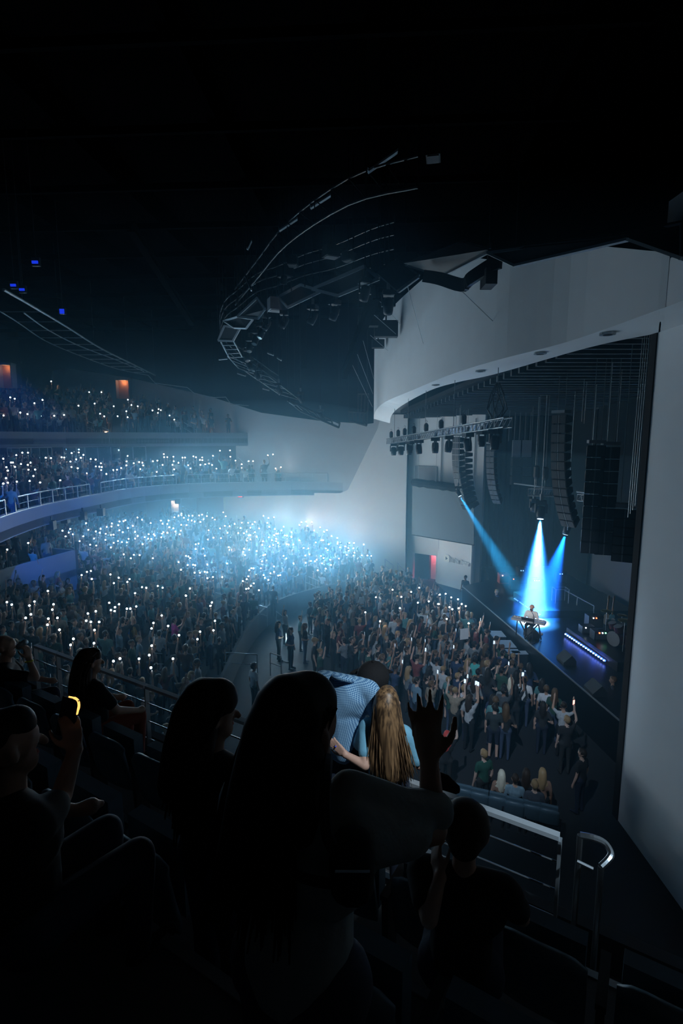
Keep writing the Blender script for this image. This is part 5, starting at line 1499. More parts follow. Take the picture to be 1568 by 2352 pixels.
# open ladder pieces of the ring beyond the bend
def ladder(label, a0, a1, b0, b1, n, cat='catwalk', group=None, r=.035, mats=None):
    A0, A1, B0, B1 = [P(*q[:2], y=q[2]) for q in (a0, a1, b0, b1)]
    t = thing('catwalk', label, cat, A0, group=group); m = mats or M_CATWALK
    childworld('side_rail', MB().tube(A0, A1, r, 6), m, t); childworld('side_rail', MB().tube(B0, B1, r, 6), m, t)
    for i in range(n):
        f = i / max(n - 1, 1); childworld('rung', MB().tube(A0.lerp(A1, f), B0.lerp(B1, f), r * .7, 5), m, t)
    for p in (A0, B1): childworld('hanger', MB().tube(p, Vector((p.x, p.y, CEIL)), .012, 5), M_CABLE, t)
    return t
ladder('bright framed ladder piece at the tip of the dark ceiling ring', (506, 783, 28), (526, 822, 30), (536, 783, 27.5), (556, 820, 29.5), 5, group='ring pieces beyond the bend')
ladder('thin dark ring piece below the tip of the ceiling ring', (522, 818, 30), (548, 846, 31), (562, 834, 30.5), (600, 866, 32), 4, group='ring pieces beyond the bend', r=.028)
ladder('thin dark ring piece reaching towards the white wall', (562, 852, 31.5), (640, 905, 33), (618, 866, 32), (690, 920, 33.5), 5, group='ring pieces beyond the bend', r=.025)
ladder('dark far ring piece in front of the white wall', (660, 920, 33.2), (780, 972, 33.8), (690, 944, 33), (778, 982, 33.2), 7, group='ring pieces beyond the bend', r=.07, mats=M_FIXTURE)
ladder('dark rigging frame under the ring against the white wall', (800, 945, 33), (842, 948, 32.6), (802, 966, 33), (842, 978, 32.6), 6, group='ring pieces beyond the bend', r=.06, mats=M_FIXTURE)
ladder('dark hanging frame beside the hood nose', (822, 905, 33), (846, 905, 32.6), (822, 945, 33), (842, 976, 32.6), 4, group='ring pieces beyond the bend', r=.05, mats=M_FIXTURE)
# the long left catwalk above the rear balcony
TOPR = [(8, 665), (77, 705), (157, 753), (230, 799), (298, 833), (356, 862)]
LOWR = [(0, 715), (42, 741), (103, 782), (176, 814), (268, 847), (340, 862)]
MIDR = [(54, 718), (111, 758), (184, 795), (268, 827), (330, 853)]
yv = lambda v: 18 + (v - 665) * .105
def rail3(S): return catmull([P(u, v, y=yv(v)) for u, v in S], 6)
def at_v(S, v):
    for (u0, v0), (u1, v1) in zip(S[:-1], S[1:]):
        if v0 <= v <= v1: return P(u0 + (u1 - u0) * (v - v0) / (v1 - v0), v, y=yv(v))
t = thing('catwalk', 'long thin ladder catwalk hung above the rear balcony', 'catwalk', P(8, 665, y=18))
for S, r in ((TOPR, .05), (LOWR, .03), (MIDR, .035)): childworld('side_rail', MB().path(rail3(S), r, 6), M_CATWALK, t)
for v in (716, 739, 759, 776, 791, 804, 815, 825, 834, 842, 849, 855): childworld('rung', MB().tube(at_v(LOWR, v), at_v(TOPR, v), .024, 5), M_CATWALK, t)
for v in (690, 740, 790, 830): q = at_v(TOPR, v); childworld('hanger', MB().tube(q, Vector((q.x, q.y, CEIL)), .014, 5), M_CABLE, t)
t = thing('catwalk', 'thin bent pipe run hanging before the far white wall', 'catwalk', P(352, 878, y=39))
S = [P(u, v, y=38.6) for u, v in ((340, 862), (356, 880), (430, 890), (448, 905), (492, 913), (518, 912), (530, 928), (570, 932), (600, 948))]
childworld('pipe', MB().path(S, .03, 6), M_CATWALK, t)
for i in (1, 4, 7): childworld('hanger', MB().tube(S[i], Vector((S[i].x, S[i].y, CEIL)), .014, 5), M_CABLE, t)
# dark lamps, boxes and pipe rails that ride on the ring
RING = [(905, 600, 16.4), (850, 612, 17.4), (770, 640, 18.9), (700, 655, 20.6), (640, 676, 22.3), (590, 690, 24.0), (548, 722, 25.6), (516, 748, 27.0), (506, 790, 28.4), (524, 822, 30.0), (560, 850, 31.4), (640, 905, 33.0)]
ring3 = catmull([P(u, v, y=y) for u, v, y in RING], 4)
t = thing('catwalk_railing', 'dark double pipe railing running above the ceiling ring', 'railing', ring3[0])
for dz in (.35, .75, 1.1): childworld('pipe', MB().path([p + UP * dz for p in ring3], .025, 6), M_FIXTURE, t)
for i in range(0, len(ring3), 2): childworld('post', MB().tube(ring3[i] - UP * .05, ring3[i] + UP * 1.1, .022, 5), M_CABLE, t)
for i in range(0, len(ring3), 6): childworld('hanger', MB().tube(ring3[i] + UP * 1.1, Vector((ring3[i].x, ring3[i].y, CEIL)), .02, 5), M_CABLE, t)
t = thing('roof_truss', 'dark lattice truss hung high above the ceiling ring', 'truss', P(560, 560, y=24))
S = catmull([P(960, 430, y=13.5), P(800, 470, y=16), P(660, 560, y=19.5), P(590, 640, y=23), P(540, 700, y=26)], 4)
for dz in (0, .7): childworld('chord', MB().path([p + UP * dz for p in S], .035, 6), M_FIXTURE, t)
for i in range(len(S) - 1):
    childworld('web_bar', MB().tube(S[i], S[i + 1] + UP * .7, .018, 5), M_CABLE, t); childworld('web_bar', MB().tube(S[i], S[i] + UP * .7, .018, 5), M_FIXTURE, t)
for i in range(0, len(S), 4): childworld('hanger', MB().tube(S[i] + UP * .7, Vector((S[i].x, S[i].y, CEIL)), .018, 5), M_CABLE, t)
for k, (u, v, y) in enumerate([(892, 668, 16.6), (838, 640, 17.4), (768, 690, 19.4), (718, 702, 20.4), (652, 715, 22.4), (612, 722, 24.0), (600, 742, 24.6), (586, 758, 25.4), (572, 776, 26.4), (566, 800, 28), (572, 822, 29.6), (590, 845, 30.8), (640, 880, 32), (690, 900, 33), (735, 940, 33.6)]):
    p = P(u, v, y=y)
    moving_head('dark unlit stage light hung inside the ceiling ring, %s from the hood' % ordn(k + 1), p, 1.0, tilt=.5, pan=.4 * k, group='unlit lights of the ceiling ring', drop=True)
for k, (u, v, y, w) in enumerate([(760, 578, 18.5, .5), (672, 600, 20.5, .45), (800, 590, 17.6, .35), (636, 700, 22.6, .7), (995, 350, 13, .4), (655, 625, 21, .5)]):
    p = P(u, v, y=y)
    t = thing('roof_speaker', 'dark box hung over the ceiling ring, %s listed from the hood' % ordn(k + 1), 'speaker', p, group='dark boxes over the ceiling ring')
    childworld('cabinet', MB().box(p, (w, w * .8, w * .7), Matrix.Rotation(.5 + k, 3, 'Z')), M_GREYWALL if k in (3,) else M_FIXTURE, t); childworld('grille', MB().box(p - UP * w * .36, (w * .85, w * .65, .03), Matrix.Rotation(.5 + k, 3, 'Z')), M_GRILLE, t)
    childworld('hanger', MB().tube(p, Vector((p.x, p.y, CEIL)), .015, 5), M_CABLE, t)
# flat light strips, dark beams and rigging over the ring
M_STRIP = mat('pale_strip', (.42, .47, .50), .5, noise=.05, nscale=10)
STR = [(845, 395, 912, 348, 15), (713, 478, 760, 448, 18), (641, 530, 682, 503, 19.5), (568, 573, 577, 554, 22), (564, 637, 577, 668, 22.5), (502, 826, 522, 824, 29), (545, 858, 564, 864, 31), (603, 893, 618, 897, 32), (664, 925, 677, 932, 33), (614, 811, 628, 816, 28), (636, 822, 646, 828, 28)]
for k, (u0, v0, u1, v1, y) in enumerate(STR):
    a, b = P(u0, v0, y=y), P(u1, v1, y=y)
    t = thing('strip_light', 'unlit pale strip light in the dark roof, %s listed down the ring' % ordn(k + 1), 'strip light', a, group='unlit strip lights of the roof')
    childworld('diffuser', MB().bar(a, b, .16, .05), M_STRIP, t); childworld('housing', MB().bar(a + UP * .06, b + UP * .06, .20, .06), M_FIXTURE, t)
    for q in (a, b): childworld('hanger', MB().tube(q + UP * .06, Vector((q.x, q.y, CEIL)), .010, 5), M_CABLE, t)
for k, (u0, v0, u1, v1, y0, y1, w) in enumerate([(865, 670, 790, 860, 20, 31, .5), (697, 690, 697, 840, 24, 33, .3), (440, 740, 300, 520, 30, 20, .3)]):
    a, b = P(u0, v0, y=y0), P(u1, v1, y=y1)
    t = thing('roof_girder', 'dark steel roof girder seen behind the ceiling ring, %s from the hood' % ordn(k + 1), 'girder', a, group='roof girders')
    childworld('web', MB().bar(a, b, .06, w), M_CEILGREY, t); 
    for s in (-1, 1): childworld('flange', MB().bar(a + UP * s * w / 2, b + UP * s * w / 2, .28, .05), M_CEILGREY, t)
for k, (u, v, y, w, h) in enumerate([(886, 756, 28, 1.2, .8), (845, 738, 27.0, 1.0, .5), (868, 790, 31, .7, .45), (1122, 640, 12.6, .26, .36)]):
    p = P(u, v, y=y)
    t = thing('duct_box', 'dark box hung at the left edge of the white hood, %s from the top' % ordn(k + 1) if k < 3 else 'small black loudspeaker hung below the panels before the white hood', 'box', p)
    childworld('casing', MB().box(p, (w, .5, h)), M_FIXTURE, t); childworld('bracket', MB().box(p + UP * (h / 2 + .3), (.08, .08, .6)), M_FIXTURE, t)
t = thing('curved_beam', 'black curved beam hung below the panels before the white hood', 'beam', P(1060, 640, y=13))
S = catmull([P(975, 634, y=14.6), P(1010, 640, y=14), P(1062, 655, y=13.2), P(1080, 640, y=12.9), P(1130, 608, y=12.4), P(1150, 600, y=12.2)], 4)
for a, b in zip(S[:-1], S[1:]): childworld('segment', MB().bar(a, b + (b - a) * .05, .10, .30), M_FIXTURE, t)
for k, (u0, v0, u1, v1, y0, y1) in enumerate([(1010, 620, 1132, 738, 14.4, 16.5), (935, 655, 978, 812, 16, 26), (870, 690, 920, 745, 22, 27), (855, 720, 912, 770, 24, 28), (850, 770, 890, 805, 27, 30), (830, 770, 858, 870, 27, 33), (815, 800, 856, 905, 28, 33.4), (805, 830, 855, 935, 29, 33.6)]):
    tag(obj('stay_wire', MB().tube(P(u0, v0, y=y0), P(u1, v1, y=y1), .010, 5), M_WIRE), 'thin steel stay wire slanting to the white hood, %s from the near side' % ordn(k + 1), 'wire', 'stay wires of the hood')
# housings of the added unseen spots and the catwalk lamp (their light is set at the top of the lights list)
for k, (p, aim, w, col, cone, blend, lb) in enumerate(ADDED_AND_CATWALK_SPOTS):
    p = Vector(p); aim = Vector(aim); d = (aim - p).normalized()
    t = thing('added_or_catwalk_spotlight', lb, 'spotlight', p)
    childworld('barrel', MB().path([p - d * .34, p - d * .3, p - d * .05, p - d * .02], [.08, .12, .14, .15], 12), M_FIXTURE, t, True)
    childworld('lens', MB().tube(p - d * .03, p - d * .015, .11, 12), mat('spot_lens_%d' % (k in (3, 4)), (.1, .1, .1), .3, emit=(.05, .12, 1.0) if k in (3, 4) else (1, .85, .75), emit_s=4), t)
    childworld('yoke', MB().bar(p - d * .18 + UP * .12, p - d * .18 + UP * .4, .3, .04), M_FIXTURE, t)
    childworld('hanger', MB().tube(p - d * .18 + UP * .4, Vector(((p - d * .18).x, (p - d * .18).y, CEIL)), .02, 6), M_CABLE, t)
    lamp('spot_lamp', 'SPOT', p + d * .05, w, col, aim=aim, size=.06, spot_size=math.radians(cone), spot_blend=blend)
for k, (u, v, y) in enumerate([(30, 655, 16.6), (50, 665, 17.2), (142, 715, 19.5), (80, 602, 15)]):
    p = P(u, v, y=y)
    t = thing('blue_work_light', 'small glowing blue work light on the left catwalk, %s along it' % ordn(k + 1), 'lamp', p, group='blue work lights')
    childworld('lens', MB().box(p, (.16, .03, .16 if k == 2 else .07)), mat('work_blue', (.01, .02, .2), .4, emit=(.01, .04, .8), emit_s=.9), t); childworld('housing', MB().box(p + Vector((0, .06, .02)), (.22, .08, .22)), M_FIXTURE, t); childworld('hanger', MB().tube(p + Vector((0, .06, .1)), Vector((p.x, p.y + .06, CEIL)), .012, 5), M_CABLE, t)
# ------------------------------------------------------------------ our own balcony rows
RV = Vector((.855, -.52, 0)); NV = Vector((.52, .855, 0))
def rn(r, n, z): p = RV * r + NV * n; return Vector((p.x, p.y, z))
def to_rn(p): return Vector((p[0], p[1], 0)).dot(RV), Vector((p[0], p[1], 0)).dot(NV)
ROWS = [(-2.2, .5, E - 1.6), (.5, 1.35, E - 2.2), (1.35, 2.2, E - 2.8), (2.2, 3.3, E - 3.37), (3.3, 3.9, E - 3.95)]
root = None
for n0, n1, z in ROWS:
    q = [rn(-9, n0, 0), rn(6, n0, 0), rn(6, n1, 0), rn(-9, n1, 0)]
    mb = MB().prism([(p.x, p.y) for p in q], E - 4.6, z)
    if root is None: root = struct('floor_near_rows', mb, M_STEP)
    else: struct('step', mb, M_STEP, root)
for k, (n0, n1, z) in enumerate(ROWS[:-1]):
    struct('nosing', MB().bar(rn(-9, n1 - .03, z + .004), rn(6, n1 - .03, z + .004), .05, .012), M_RAIL, root)
struct('wall_near_fascia', MB().bar(rn(-9, 3.95, E - 4.3), rn(6, 3.95, E - 4.3), .10, 1.3), M_DARKWALL)
# front railing
RT0, RT1 = P(80, 1480, z=E - 2.9), P(1287, 1917, z=E - 2.9)
t = thing('front_railing', 'long brushed metal balcony railing with cable lines in front of the near rows', 'railing', Vector((RT0.x, RT0.y, E - 3.95)))
dR = (RT1 - RT0).normalized()
def rp(f, z): p = RT0.lerp(RT1, f); return Vector((p.x, p.y, z))
fr = [0, .08, .20, .34, .47, .60, .73, .86, 1.0]
for a, b in zip(fr[:-1], fr[1:]):
    childworld('top_rail', MB().bar(rp(a + .001, E - 2.92), rp(b - .001, E - 2.92), .058, .035), M_SATIN, t)
for z in (E - 3.13, E - 3.36, E - 3.59, E - 3.80):
    childworld('cable_line', MB().tube(rp(0, z), rp(1, z), .008, 6), M_STEEL, t)
for f in fr: 
    o = childworld('post', MB().bar(rp(f, E - 3.95), rp(f, E - 2.94), .055, .022, up=dR), M_RAIL, t)
    k_ = link('bracket', MB().box(rp(f, E - 3.93), (.11, .11, .03)).mesh('bracket', M_RAIL)); k_.parent = o
c0, c1 = P(330, 1660, z=E - 3.72), P(760, 1840, z=E - 3.72)
tag(obj('trim_3', MB().bar(rn(-8.5, 3.62, E - 3.86), rn(2.0, 3.62, E - 3.86), .16, .18), M_GREYWALL), 'pale concrete curb along the foot of the railing', kind='structure')
S = catmull([P(1332, 1918, y=3.25), P(1362, 1924, y=3.22), P(1388, 1936, y=3.2), P(1402, 1958, y=3.15), P(1398, 1972, y=3.12), P(1380, 1990, y=3.1)], 4)
t = thing('stair_handrail', 'bright curved metal end of the stair handrail beyond the railing', 'handrail', Vector((S[0].x, S[0].y, S[0].z - .9)))
childworld('top_rail', MB().path(S, .022, 8), M_STEEL, t); childworld('post', MB().tube(S[0] - UP * .9, S[0], .02, 8), M_STEEL, t); childworld('post', MB().tube(S[-1] - UP * .8, S[-1], .02, 8), M_STEEL, t)
a, b = P(1325, 1978, y=3.1), P(1362, 1996, y=3.05)
childworld('lower_rail', MB().tube(a, b, .012, 6), M_STEEL, t)
# tip-up seats
def seat_meshes():
    bk = MB(); W = .23
    prof = [(.40, .00), (.46, -.012), (.60, -.045), (.76, -.075), (.82, -.075), (.855, -.055)]
    # padded back: rows of a rounded shell
    vs = []; fs = []; nx = 8
    for th in (0, 1):
        for i, (z, y) in enumerate(prof):
            for j in range(nx + 1):
                x = -W + 2 * W * j / nx; e = abs(x) / W
                zz = z - (.05 * e ** 4 if i >= 4 else 0); pad = (.055 if th == 0 else -.018) * (1 - .5 * e ** 6) * (.35 if i in (0, 5) else 1)
                vs.append((x, y + pad + .03 * e * e, zz))
    R = nx + 1; off = len(prof) * R
    for i in range(len(prof) - 1):
        for j in range(nx):
            fs.append((i * R + j, i * R + j + 1, (i + 1) * R + j + 1, (i + 1) * R + j)); fs.append((off + i * R + j, off + (i + 1) * R + j, off + (i + 1) * R + j + 1, off + i * R + j + 1))
    for j in range(nx):
        fs.append((j, off + j, off + j + 1, j + 1)); a = (len(prof) - 1) * R; fs.append((a + j, a + j + 1, off + a + j + 1, off + a + j))
    for i in range(len(prof) - 1):
        fs.append((i * R, (i + 1) * R, off + (i + 1) * R, off + i * R)); a = nx; fs.append((i * R + a, off + i * R + a, off + (i + 1) * R + a, (i + 1) * R + a))
    bk.add(vs, fs)
    pan = MB(); pan.path([(0, .10, .44), (0, .12, .46), (0, .16, .80), (0, .17, .82)], [.02, .05, .05, .02], 8); 
    pan = MB(); pan.box((0, .13, .63), (.42, .09, .40)); 
    arm = MB(); arm.bar((0, -.02, .63), (0, .30, .63), .05, .035); arm.bar((0, .05, .615), (0, .08, .02), .04, .12, up=(0, 1, 0))
    foot = MB(); foot.box((0, .08, .01), (.08, .26, .02))
    return bk.mesh('seat_back', M_SEAT, True), pan.mesh('seat_pan', M_SEAT), arm.mesh('armrest', M_SEATTRIM), foot.mesh('foot', M_SEATTRIM)
SB, SPN_, SA, SF = seat_meshes()
SEATYAW = math.atan2(-NV.x, NV.y)
def seat(label, p, group, yaw=SEATYAW, arms=(-.27, .27)):
    t = thing('auditorium_seat', label, 'seat', p, yaw, group)
    link('back', SB, t); link('seat_pan', SPN_, t)
    for x in arms:
        a = link('armrest', SA, t, loc=(x, 0, 0)); link('foot', SF, a)
    return t
n_ = 0
for k in range(-3, 12):
    r = -5.03 + .585 * k
    if not (-6.6 < r < 1.0): continue
    n_ += 1
    seat('dark navy tip-up seat in the row behind the front railing, %s from its left end' % ordn(n_), rn(r, 2.52, E - 3.37), 'seats in the row behind the railing', arms=(-.29,) if k < 11 else (-.29, .29))
n_ = 0
for k in range(8):
    r = -4.4 + .585 * k
    if -1.9 < r < -1.2 or r > 2.2: continue
    n_ += 1
    seat('dark navy tip-up seat in the second row from the camera, %s from its left end' % ordn(n_), rn(r, 1.47, E - 2.8), 'seats in the second near row', arms=(-.29,))

# ------------------------------------------------------------------ foreground people
M_SWEAT = mat('pale_sweatshirt', (.26, .29, .29), .95, noise=.08, nscale=25, bump=.2)
M_TEE = mat('pale_blue_tee', (.20, .46, .62), .9, noise=.06, nscale=25, bump=.2)
M_RUST = mat('rust_trousers', (.22, .05, .03), .9, noise=.12, nscale=60)
M_BROWNHAIR = mat('hair_brown', (.045, .024, .014), .55, noise=.3, nscale=60, spec=.3)
M_CAP = mat('black_cap', (.012, .012, .014), .9, noise=.2, nscale=70, bump=.2)
M_BLONDE = bpy.data.materials.new('hair_blonde'); M_BLONDE.use_nodes = True
nt = M_BLONDE.node_tree; b_ = nt.nodes['Principled BSDF']; tc = nt.nodes.new('ShaderNodeTexCoord'); mp = nt.nodes.new('ShaderNodeMapping'); mp.inputs['Scale'].default_value = (60, 60, 2.0)
nz = nt.nodes.new('ShaderNodeTexNoise'); nz.inputs['Scale'].default_value = 1.0; nz.inputs['Detail'].default_value = 2; rp_ = nt.nodes.new('ShaderNodeValToRGB')
rp_.color_ramp.elements[0].position = .35; rp_.color_ramp.elements[0].color = (.06, .034, .02, 1); rp_.color_ramp.elements[1].position = .68; rp_.color_ramp.elements[1].color = (.36, .20, .095, 1)
nt.links.new(tc.outputs['Object'], mp.inputs['Vector']); nt.links.new(mp.outputs['Vector'], nz.inputs['Vector']); nt.links.new(nz.outputs['Fac'], rp_.inputs['Fac']); nt.links.new(rp_.outputs['Color'], b_.inputs['Base Color']); b_.inputs['Roughness'].default_value = .45
# small check cloth: two crossed stripe sets
M_CHECK = bpy.data.materials.new('blue_check_shirt'); M_CHECK.use_nodes = True
nt = M_CHECK.node_tree; b_ = nt.nodes['Principled BSDF']; tc = nt.nodes.new('ShaderNodeTexCoord'); mp = nt.nodes.new('ShaderNodeMapping'); mp.inputs['Rotation'].default_value = (0, .25, .6)
nt.links.new(tc.outputs['Object'], mp.inputs['Vector'])
ws = []
for d_ in ('X', 'Z'):
    w = nt.nodes.new('ShaderNodeTexWave'); w.bands_direction = d_; w.inputs['Scale'].default_value = 26; w.inputs['Distortion'].default_value = .3; w.inputs['Detail'].default_value = 0
    nt.links.new(mp.outputs['Vector'], w.inputs['Vector']); ws.append(w)
ad = nt.nodes.new('ShaderNodeMath'); ad.operation = 'ADD'; nt.links.new(ws[0].outputs['Fac'], ad.inputs[0]); nt.links.new(ws[1].outputs['Fac'], ad.inputs[1])
hf = nt.nodes.new('ShaderNodeMath'); hf.operation = 'MULTIPLY'; hf.inputs[1].default_value = .5; nt.links.new(ad.outputs[0], hf.inputs[0])
rp_ = nt.nodes.new('ShaderNodeValToRGB'); rp_.color_ramp.elements[0].position = .2; rp_.color_ramp.elements[0].color = (.04, .15, .34, 1); rp_.color_ramp.elements[1].position = .8; rp_.color_ramp.elements[1].color = (.40, .62, .80, 1)
nt.links.new(hf.outputs[0], rp_.inputs['Fac']); nt.links.new(rp_.outputs['Color'], b_.inputs['Base Color']); b_.inputs['Roughness'].default_value = .9

def figure(label, loc, yaw, s, caps, extra_caps=(), top=None, toptags=('shirt',), bottoms=M_JEANS, skin=M_SKIN, voxel=.010, sleeve=None, longs=None):
    """body as one surface, with clothes as their own shells"""
    t = thing('person', label, 'person', loc)
    W = xf(caps, loc, yaw, s) + list(extra_caps)
    body = [c for c in W if c[4] != 'hair']
    grown('body', body, voxel, None, t, smooth=2, tagmats={'skin': skin, 'shirt': skin, 'pants': skin, 'shoe': M_BLACKCLOTH})
    if top: grown('top', inflate(W, toptags, .014 * s) + list(sleeve or []), .013, top, t, smooth=5)
    grown('trousers', inflate(W, ('pants',), .010), .014, bottoms, t, smooth=4)
    return t, W
def bent(sh, e, w, tip): return (e, w, tip)
def noarm_hand(caps): return caps
# 1. the woman nearest to the camera
loc = Vector((-.105, 1.14, E - 2.2)); s = .925; yaw = math.radians(-28)
fl = lambda u, v, y: rootlocal(P(u, v, y=y), loc, yaw, s)
eR, wR, hR = fl(995, 1905, 1.22), fl(985, 1745, 1.30), fl(975, 1610, 1.32)
eL = (-.27, .04, 1.13); wL = (-.12, .22, 1.02); hL = (-.02, .26, 1.04)
caps = human_caps(armR=(eR, wR, hR), armL=(eL, wL, hL), hair='none', sh=.175, turn=math.radians(-16))
caps = [c for c in caps]
hw = P(985, 1745, y=1.30); hd = (P(972, 1600, y=1.33) - hw).normalized()
hand = hand_caps(hw, hd, Vector((.3, 1, 0)), -1, curl=.10, s=1.0, spread=.15)
caps2 = [c for c in caps if not (c[4] == 'skin' and max(np.linalg.norm(np.array(c[1]) - np.array(hR)), 0) < .02)]
slv = [(tuple(P(800, 1815, y=1.15)), tuple(P(930, 1860, y=1.2)), .050, .052, 'shirt'), (tuple(P(930, 1860, y=1.2)), tuple(P(998, 1862, y=1.24)), .052, .054, 'shirt')]
p1, W1 = figure('woman nearest the camera in pale sweatshirt, long dark hair, right arm raised', loc, yaw, s, caps2, hand, M_SWEAT, skin=M_SKINDK, voxel=.008, sleeve=slv)
hc1 = Vector(xf([((0, .02, 1.64), (0, .02, 1.64), 0, 0, '')], loc, yaw, s)[0][0]); R1 = Matrix.Rotation(yaw + math.radians(-16), 3, 'Z')
headfeatures(p1, hc1, R1, s)
def long_hair(root, hc, R, s, m, length, n, r0, seed, back=.10, side=.0, spread=.10, fall=None, base=True, name='hair', deep=.62):
    f = lambda x, y, z: hc + (R @ Vector((x, y, z))) * s
    if base:
        H_ = [(tuple(f(0, -.028, .055)), tuple(f(0, .018, .062)), .104 * s, .086 * s, 'hair'), (tuple(f(0, -.06, .02)), tuple(f(side * .3, -.10, -.14)), .10 * s, .105 * s, 'hair'),
              (tuple(f(side * .3, -.10, -.14)), tuple(f(side, -.12 - back * .3, -length * deep)), .105 * s, .085 * s, 'hair'),
              (tuple(f(-.055, -.05, .0)), tuple(f(-.085 + side * .4, -.07, -length * .45)), .062 * s, .055 * s, 'hair'), (tuple(f(.055, -.05, .0)), tuple(f(.085 + side * .4, -.07, -length * .4)), .062 * s, .05 * s, 'hair')]
        grown('hair', H_, .013, m, root, smooth=6)
    def roots(rg):
        th = rg.uniform(math.radians(125), math.radians(415)); ph = rg.uniform(.25, 1.25)
        v = Vector((math.sin(ph) * math.cos(th), math.sin(ph) * math.sin(th) * 1.05 - .1, math.cos(ph)))
        return v, None
    def guide(v, _, tt):
        a = f(v.x * .098, v.y * .105 - .005, .03 + v.z * .092)
        dx = v.x * (.10 + spread * tt) + side * tt; dy = -.06 - back * (.3 + tt * .7) + v.y * .05
        b = f(dx, dy, .03 - length * tt) if fall is None else fall(v, tt)
        k = min(1, tt * 3.2); k = k * k * (3 - 2 * k)
        c = f(v.x * .112, v.y * .118 - .012, .03 + v.z * .06 - length * tt * .6)
        return a.lerp(c, min(1, tt * 5)).lerp(b, k)
    strands(roots, guide, n, r0 * s, m, 'hair_locks', root, seed=seed)
long_hair(p1, hc1, R1, s, M_HAIRDK, .50, 190, .011, 5, back=.10, side=-.035, spread=.07)
# her sling bag and strap
t = thing('sling_bag', 'black sling bag on the back of the woman nearest the camera', 'bag', P(800, 1990, y=1.02))
S = catmull([P(752, 1742, y=1.11), P(748, 1780, y=1.02), P(746, 1850, y=.985), P(752, 1920, y=.97), P(775, 1960, y=.97)], 4)
for a, b in zip(S[:-1], S[1:]): pass
childworld('strap', MB().path(S, .013, 6), M_BLACKCLOTH, t)
S2 = catmull([P(640, 1990, y=1.0), P(700, 2018, y=.96), P(760, 2030, y=.95)], 4)
childworld('waist_strap', MB().path(S2, .010, 6), M_BLACKCLOTH, t)
c = P(808, 1990, y=.985)
childworld('pouch', MB().path([c + UP * .075, c + UP * .068, c + UP * .01, c - UP * .055, c - UP * .068], [.015, .038, .050, .045, .02], 12), M_BLACKCLOTH, t, True)
childworld('zip', MB().tube(c + Vector((-.035, -.044, .03)), c + Vector((.035, -.044, .03)), .004, 5), M_STEEL, t)
# 2. the dark-haired girl to her left
loc = Vector((-.575, 2.13, E - 2.8)); s = .975; yaw = math.radians(-38)
p2, W2 = figure('woman with long black hair in dark top standing beside the seats, two rows ahead', loc, yaw, s, human_caps(armL=((-.25, .02, 1.15), (-.13, .22, 1.02), (-.02, .26, 1.02)), armR=BEND_R, hair='none', sh=.17, turn=math.radians(-30)), (), M_BLACKCLOTH, skin=M_SKINDK)
hc2 = Vector(xf([((0, .02, 1.64), (0, .02, 1.64), 0, 0, '')], loc, yaw, s)[0][0]); R2 = Matrix.Rotation(yaw + math.radians(-30), 3, 'Z')
headfeatures(p2, hc2, R2, s)
long_hair(p2, hc2, R2, s * 1.12, M_HAIRDK, .46, 170, .012, 9, back=.08, side=-.03, spread=.16)
# 3. the man in the cap and check shirt
loc = Vector((.03, 3.80, E - 3.37)); s = 1.05; yaw = math.radians(-24)
hcm = P(856, 1566, y=3.86)
base = human_caps(hair='none', sh=.20, armL=((-.30, .12, 1.14), (-.20, .36, 1.05), (-.15, .44, 1.04)), armR=((.31, -.03, 1.16), (.26, .16, .98), (.22, .28, .98)))
hl = rootlocal(hcm, loc, yaw, s)
caps = []
for p, q, a, b, tg in base:
    if p[2] > 1.56 and tg == 'skin' and abs(p[0]) < .12:      # head moved onto the leaning neck
        dv = np.array(hl) - np.array((0, .02, 1.64)); p = tuple(np.array(p) + dv); q = tuple(np.array(q) + dv)
    elif abs(p[2] - 1.40) < .01 and tg == 'skin' and abs(p[0]) < .01: q = tuple(np.array(hl) + np.array((-.02, -.02, -.09)))
    caps.append((p, q, a, b, tg))
slv = xf([((-.2, 0, 1.41), (-.285, .09, 1.19), .068, .074, 'shirt'), ((.2, 0, 1.41), (.30, -.02, 1.18), .068, .074, 'shirt'), ((0, 0, .96), (0, 0, 1.2), .155, .15, 'shirt'), ((-.06, -.01, 1.2), (.06, -.01, 1.34), .145, .135, 'shirt')], loc, yaw, s)
p3, W3 = figure('man in black cap and blue checked shirt leaning on the blonde woman', loc, yaw, s, caps, (), M_CHECK, skin=M_SKINW, sleeve=slv)
R3 = Matrix.Rotation(.05, 3, 'Z')
cl = Vector(xf([(tuple(np.array((0, -.01, 1.475))), (0, 0, 0), 0, 0, '')], loc, yaw, s)[0][0])
ring = [cl + (Matrix.Rotation(yaw, 3, 'Z') @ Vector((.082 * math.cos(a), .075 * math.sin(a) - .01, .035 * -math.sin(a) - .005))) for a in [math.pi * 2 * i / 18 for i in range(19)]]
childworld('collar', MB().path(ring, .022, 6), M_CHECK, p3, True)
grown('hair', [(tuple(hcm + UP * .02), tuple(hcm + UP * .01 + R3 @ Vector((0, -.03, -.02))), .094, .094, 'hair')], .012, M_HAIRDK, p3)
headfeatures(p3, hcm, R3, s)
t = thing('baseball_cap', 'black baseball cap on the man in the checked shirt', 'cap', hcm + UP * .06)
mb = MB(); mb.ball(hcm + UP * .045, .128, 20, 12, scale=(1, 1.06, .92)); childworld('crown', mb, M_CAP, t, True)
br = MB(); n0 = 10
vs = []
for zz in (0, .012):
    for i in range(n0 + 1):
        a = math.radians(-62 + 124 * i / n0)
        for rr in (.11, .195):
            vs.append(hcm + UP * (.035 + zz - .10 * max(0, rr - .11)) + R3 @ Vector((rr * math.sin(a), rr * math.cos(a), 0)))
m_ = 2 * (n0 + 1); fs = []
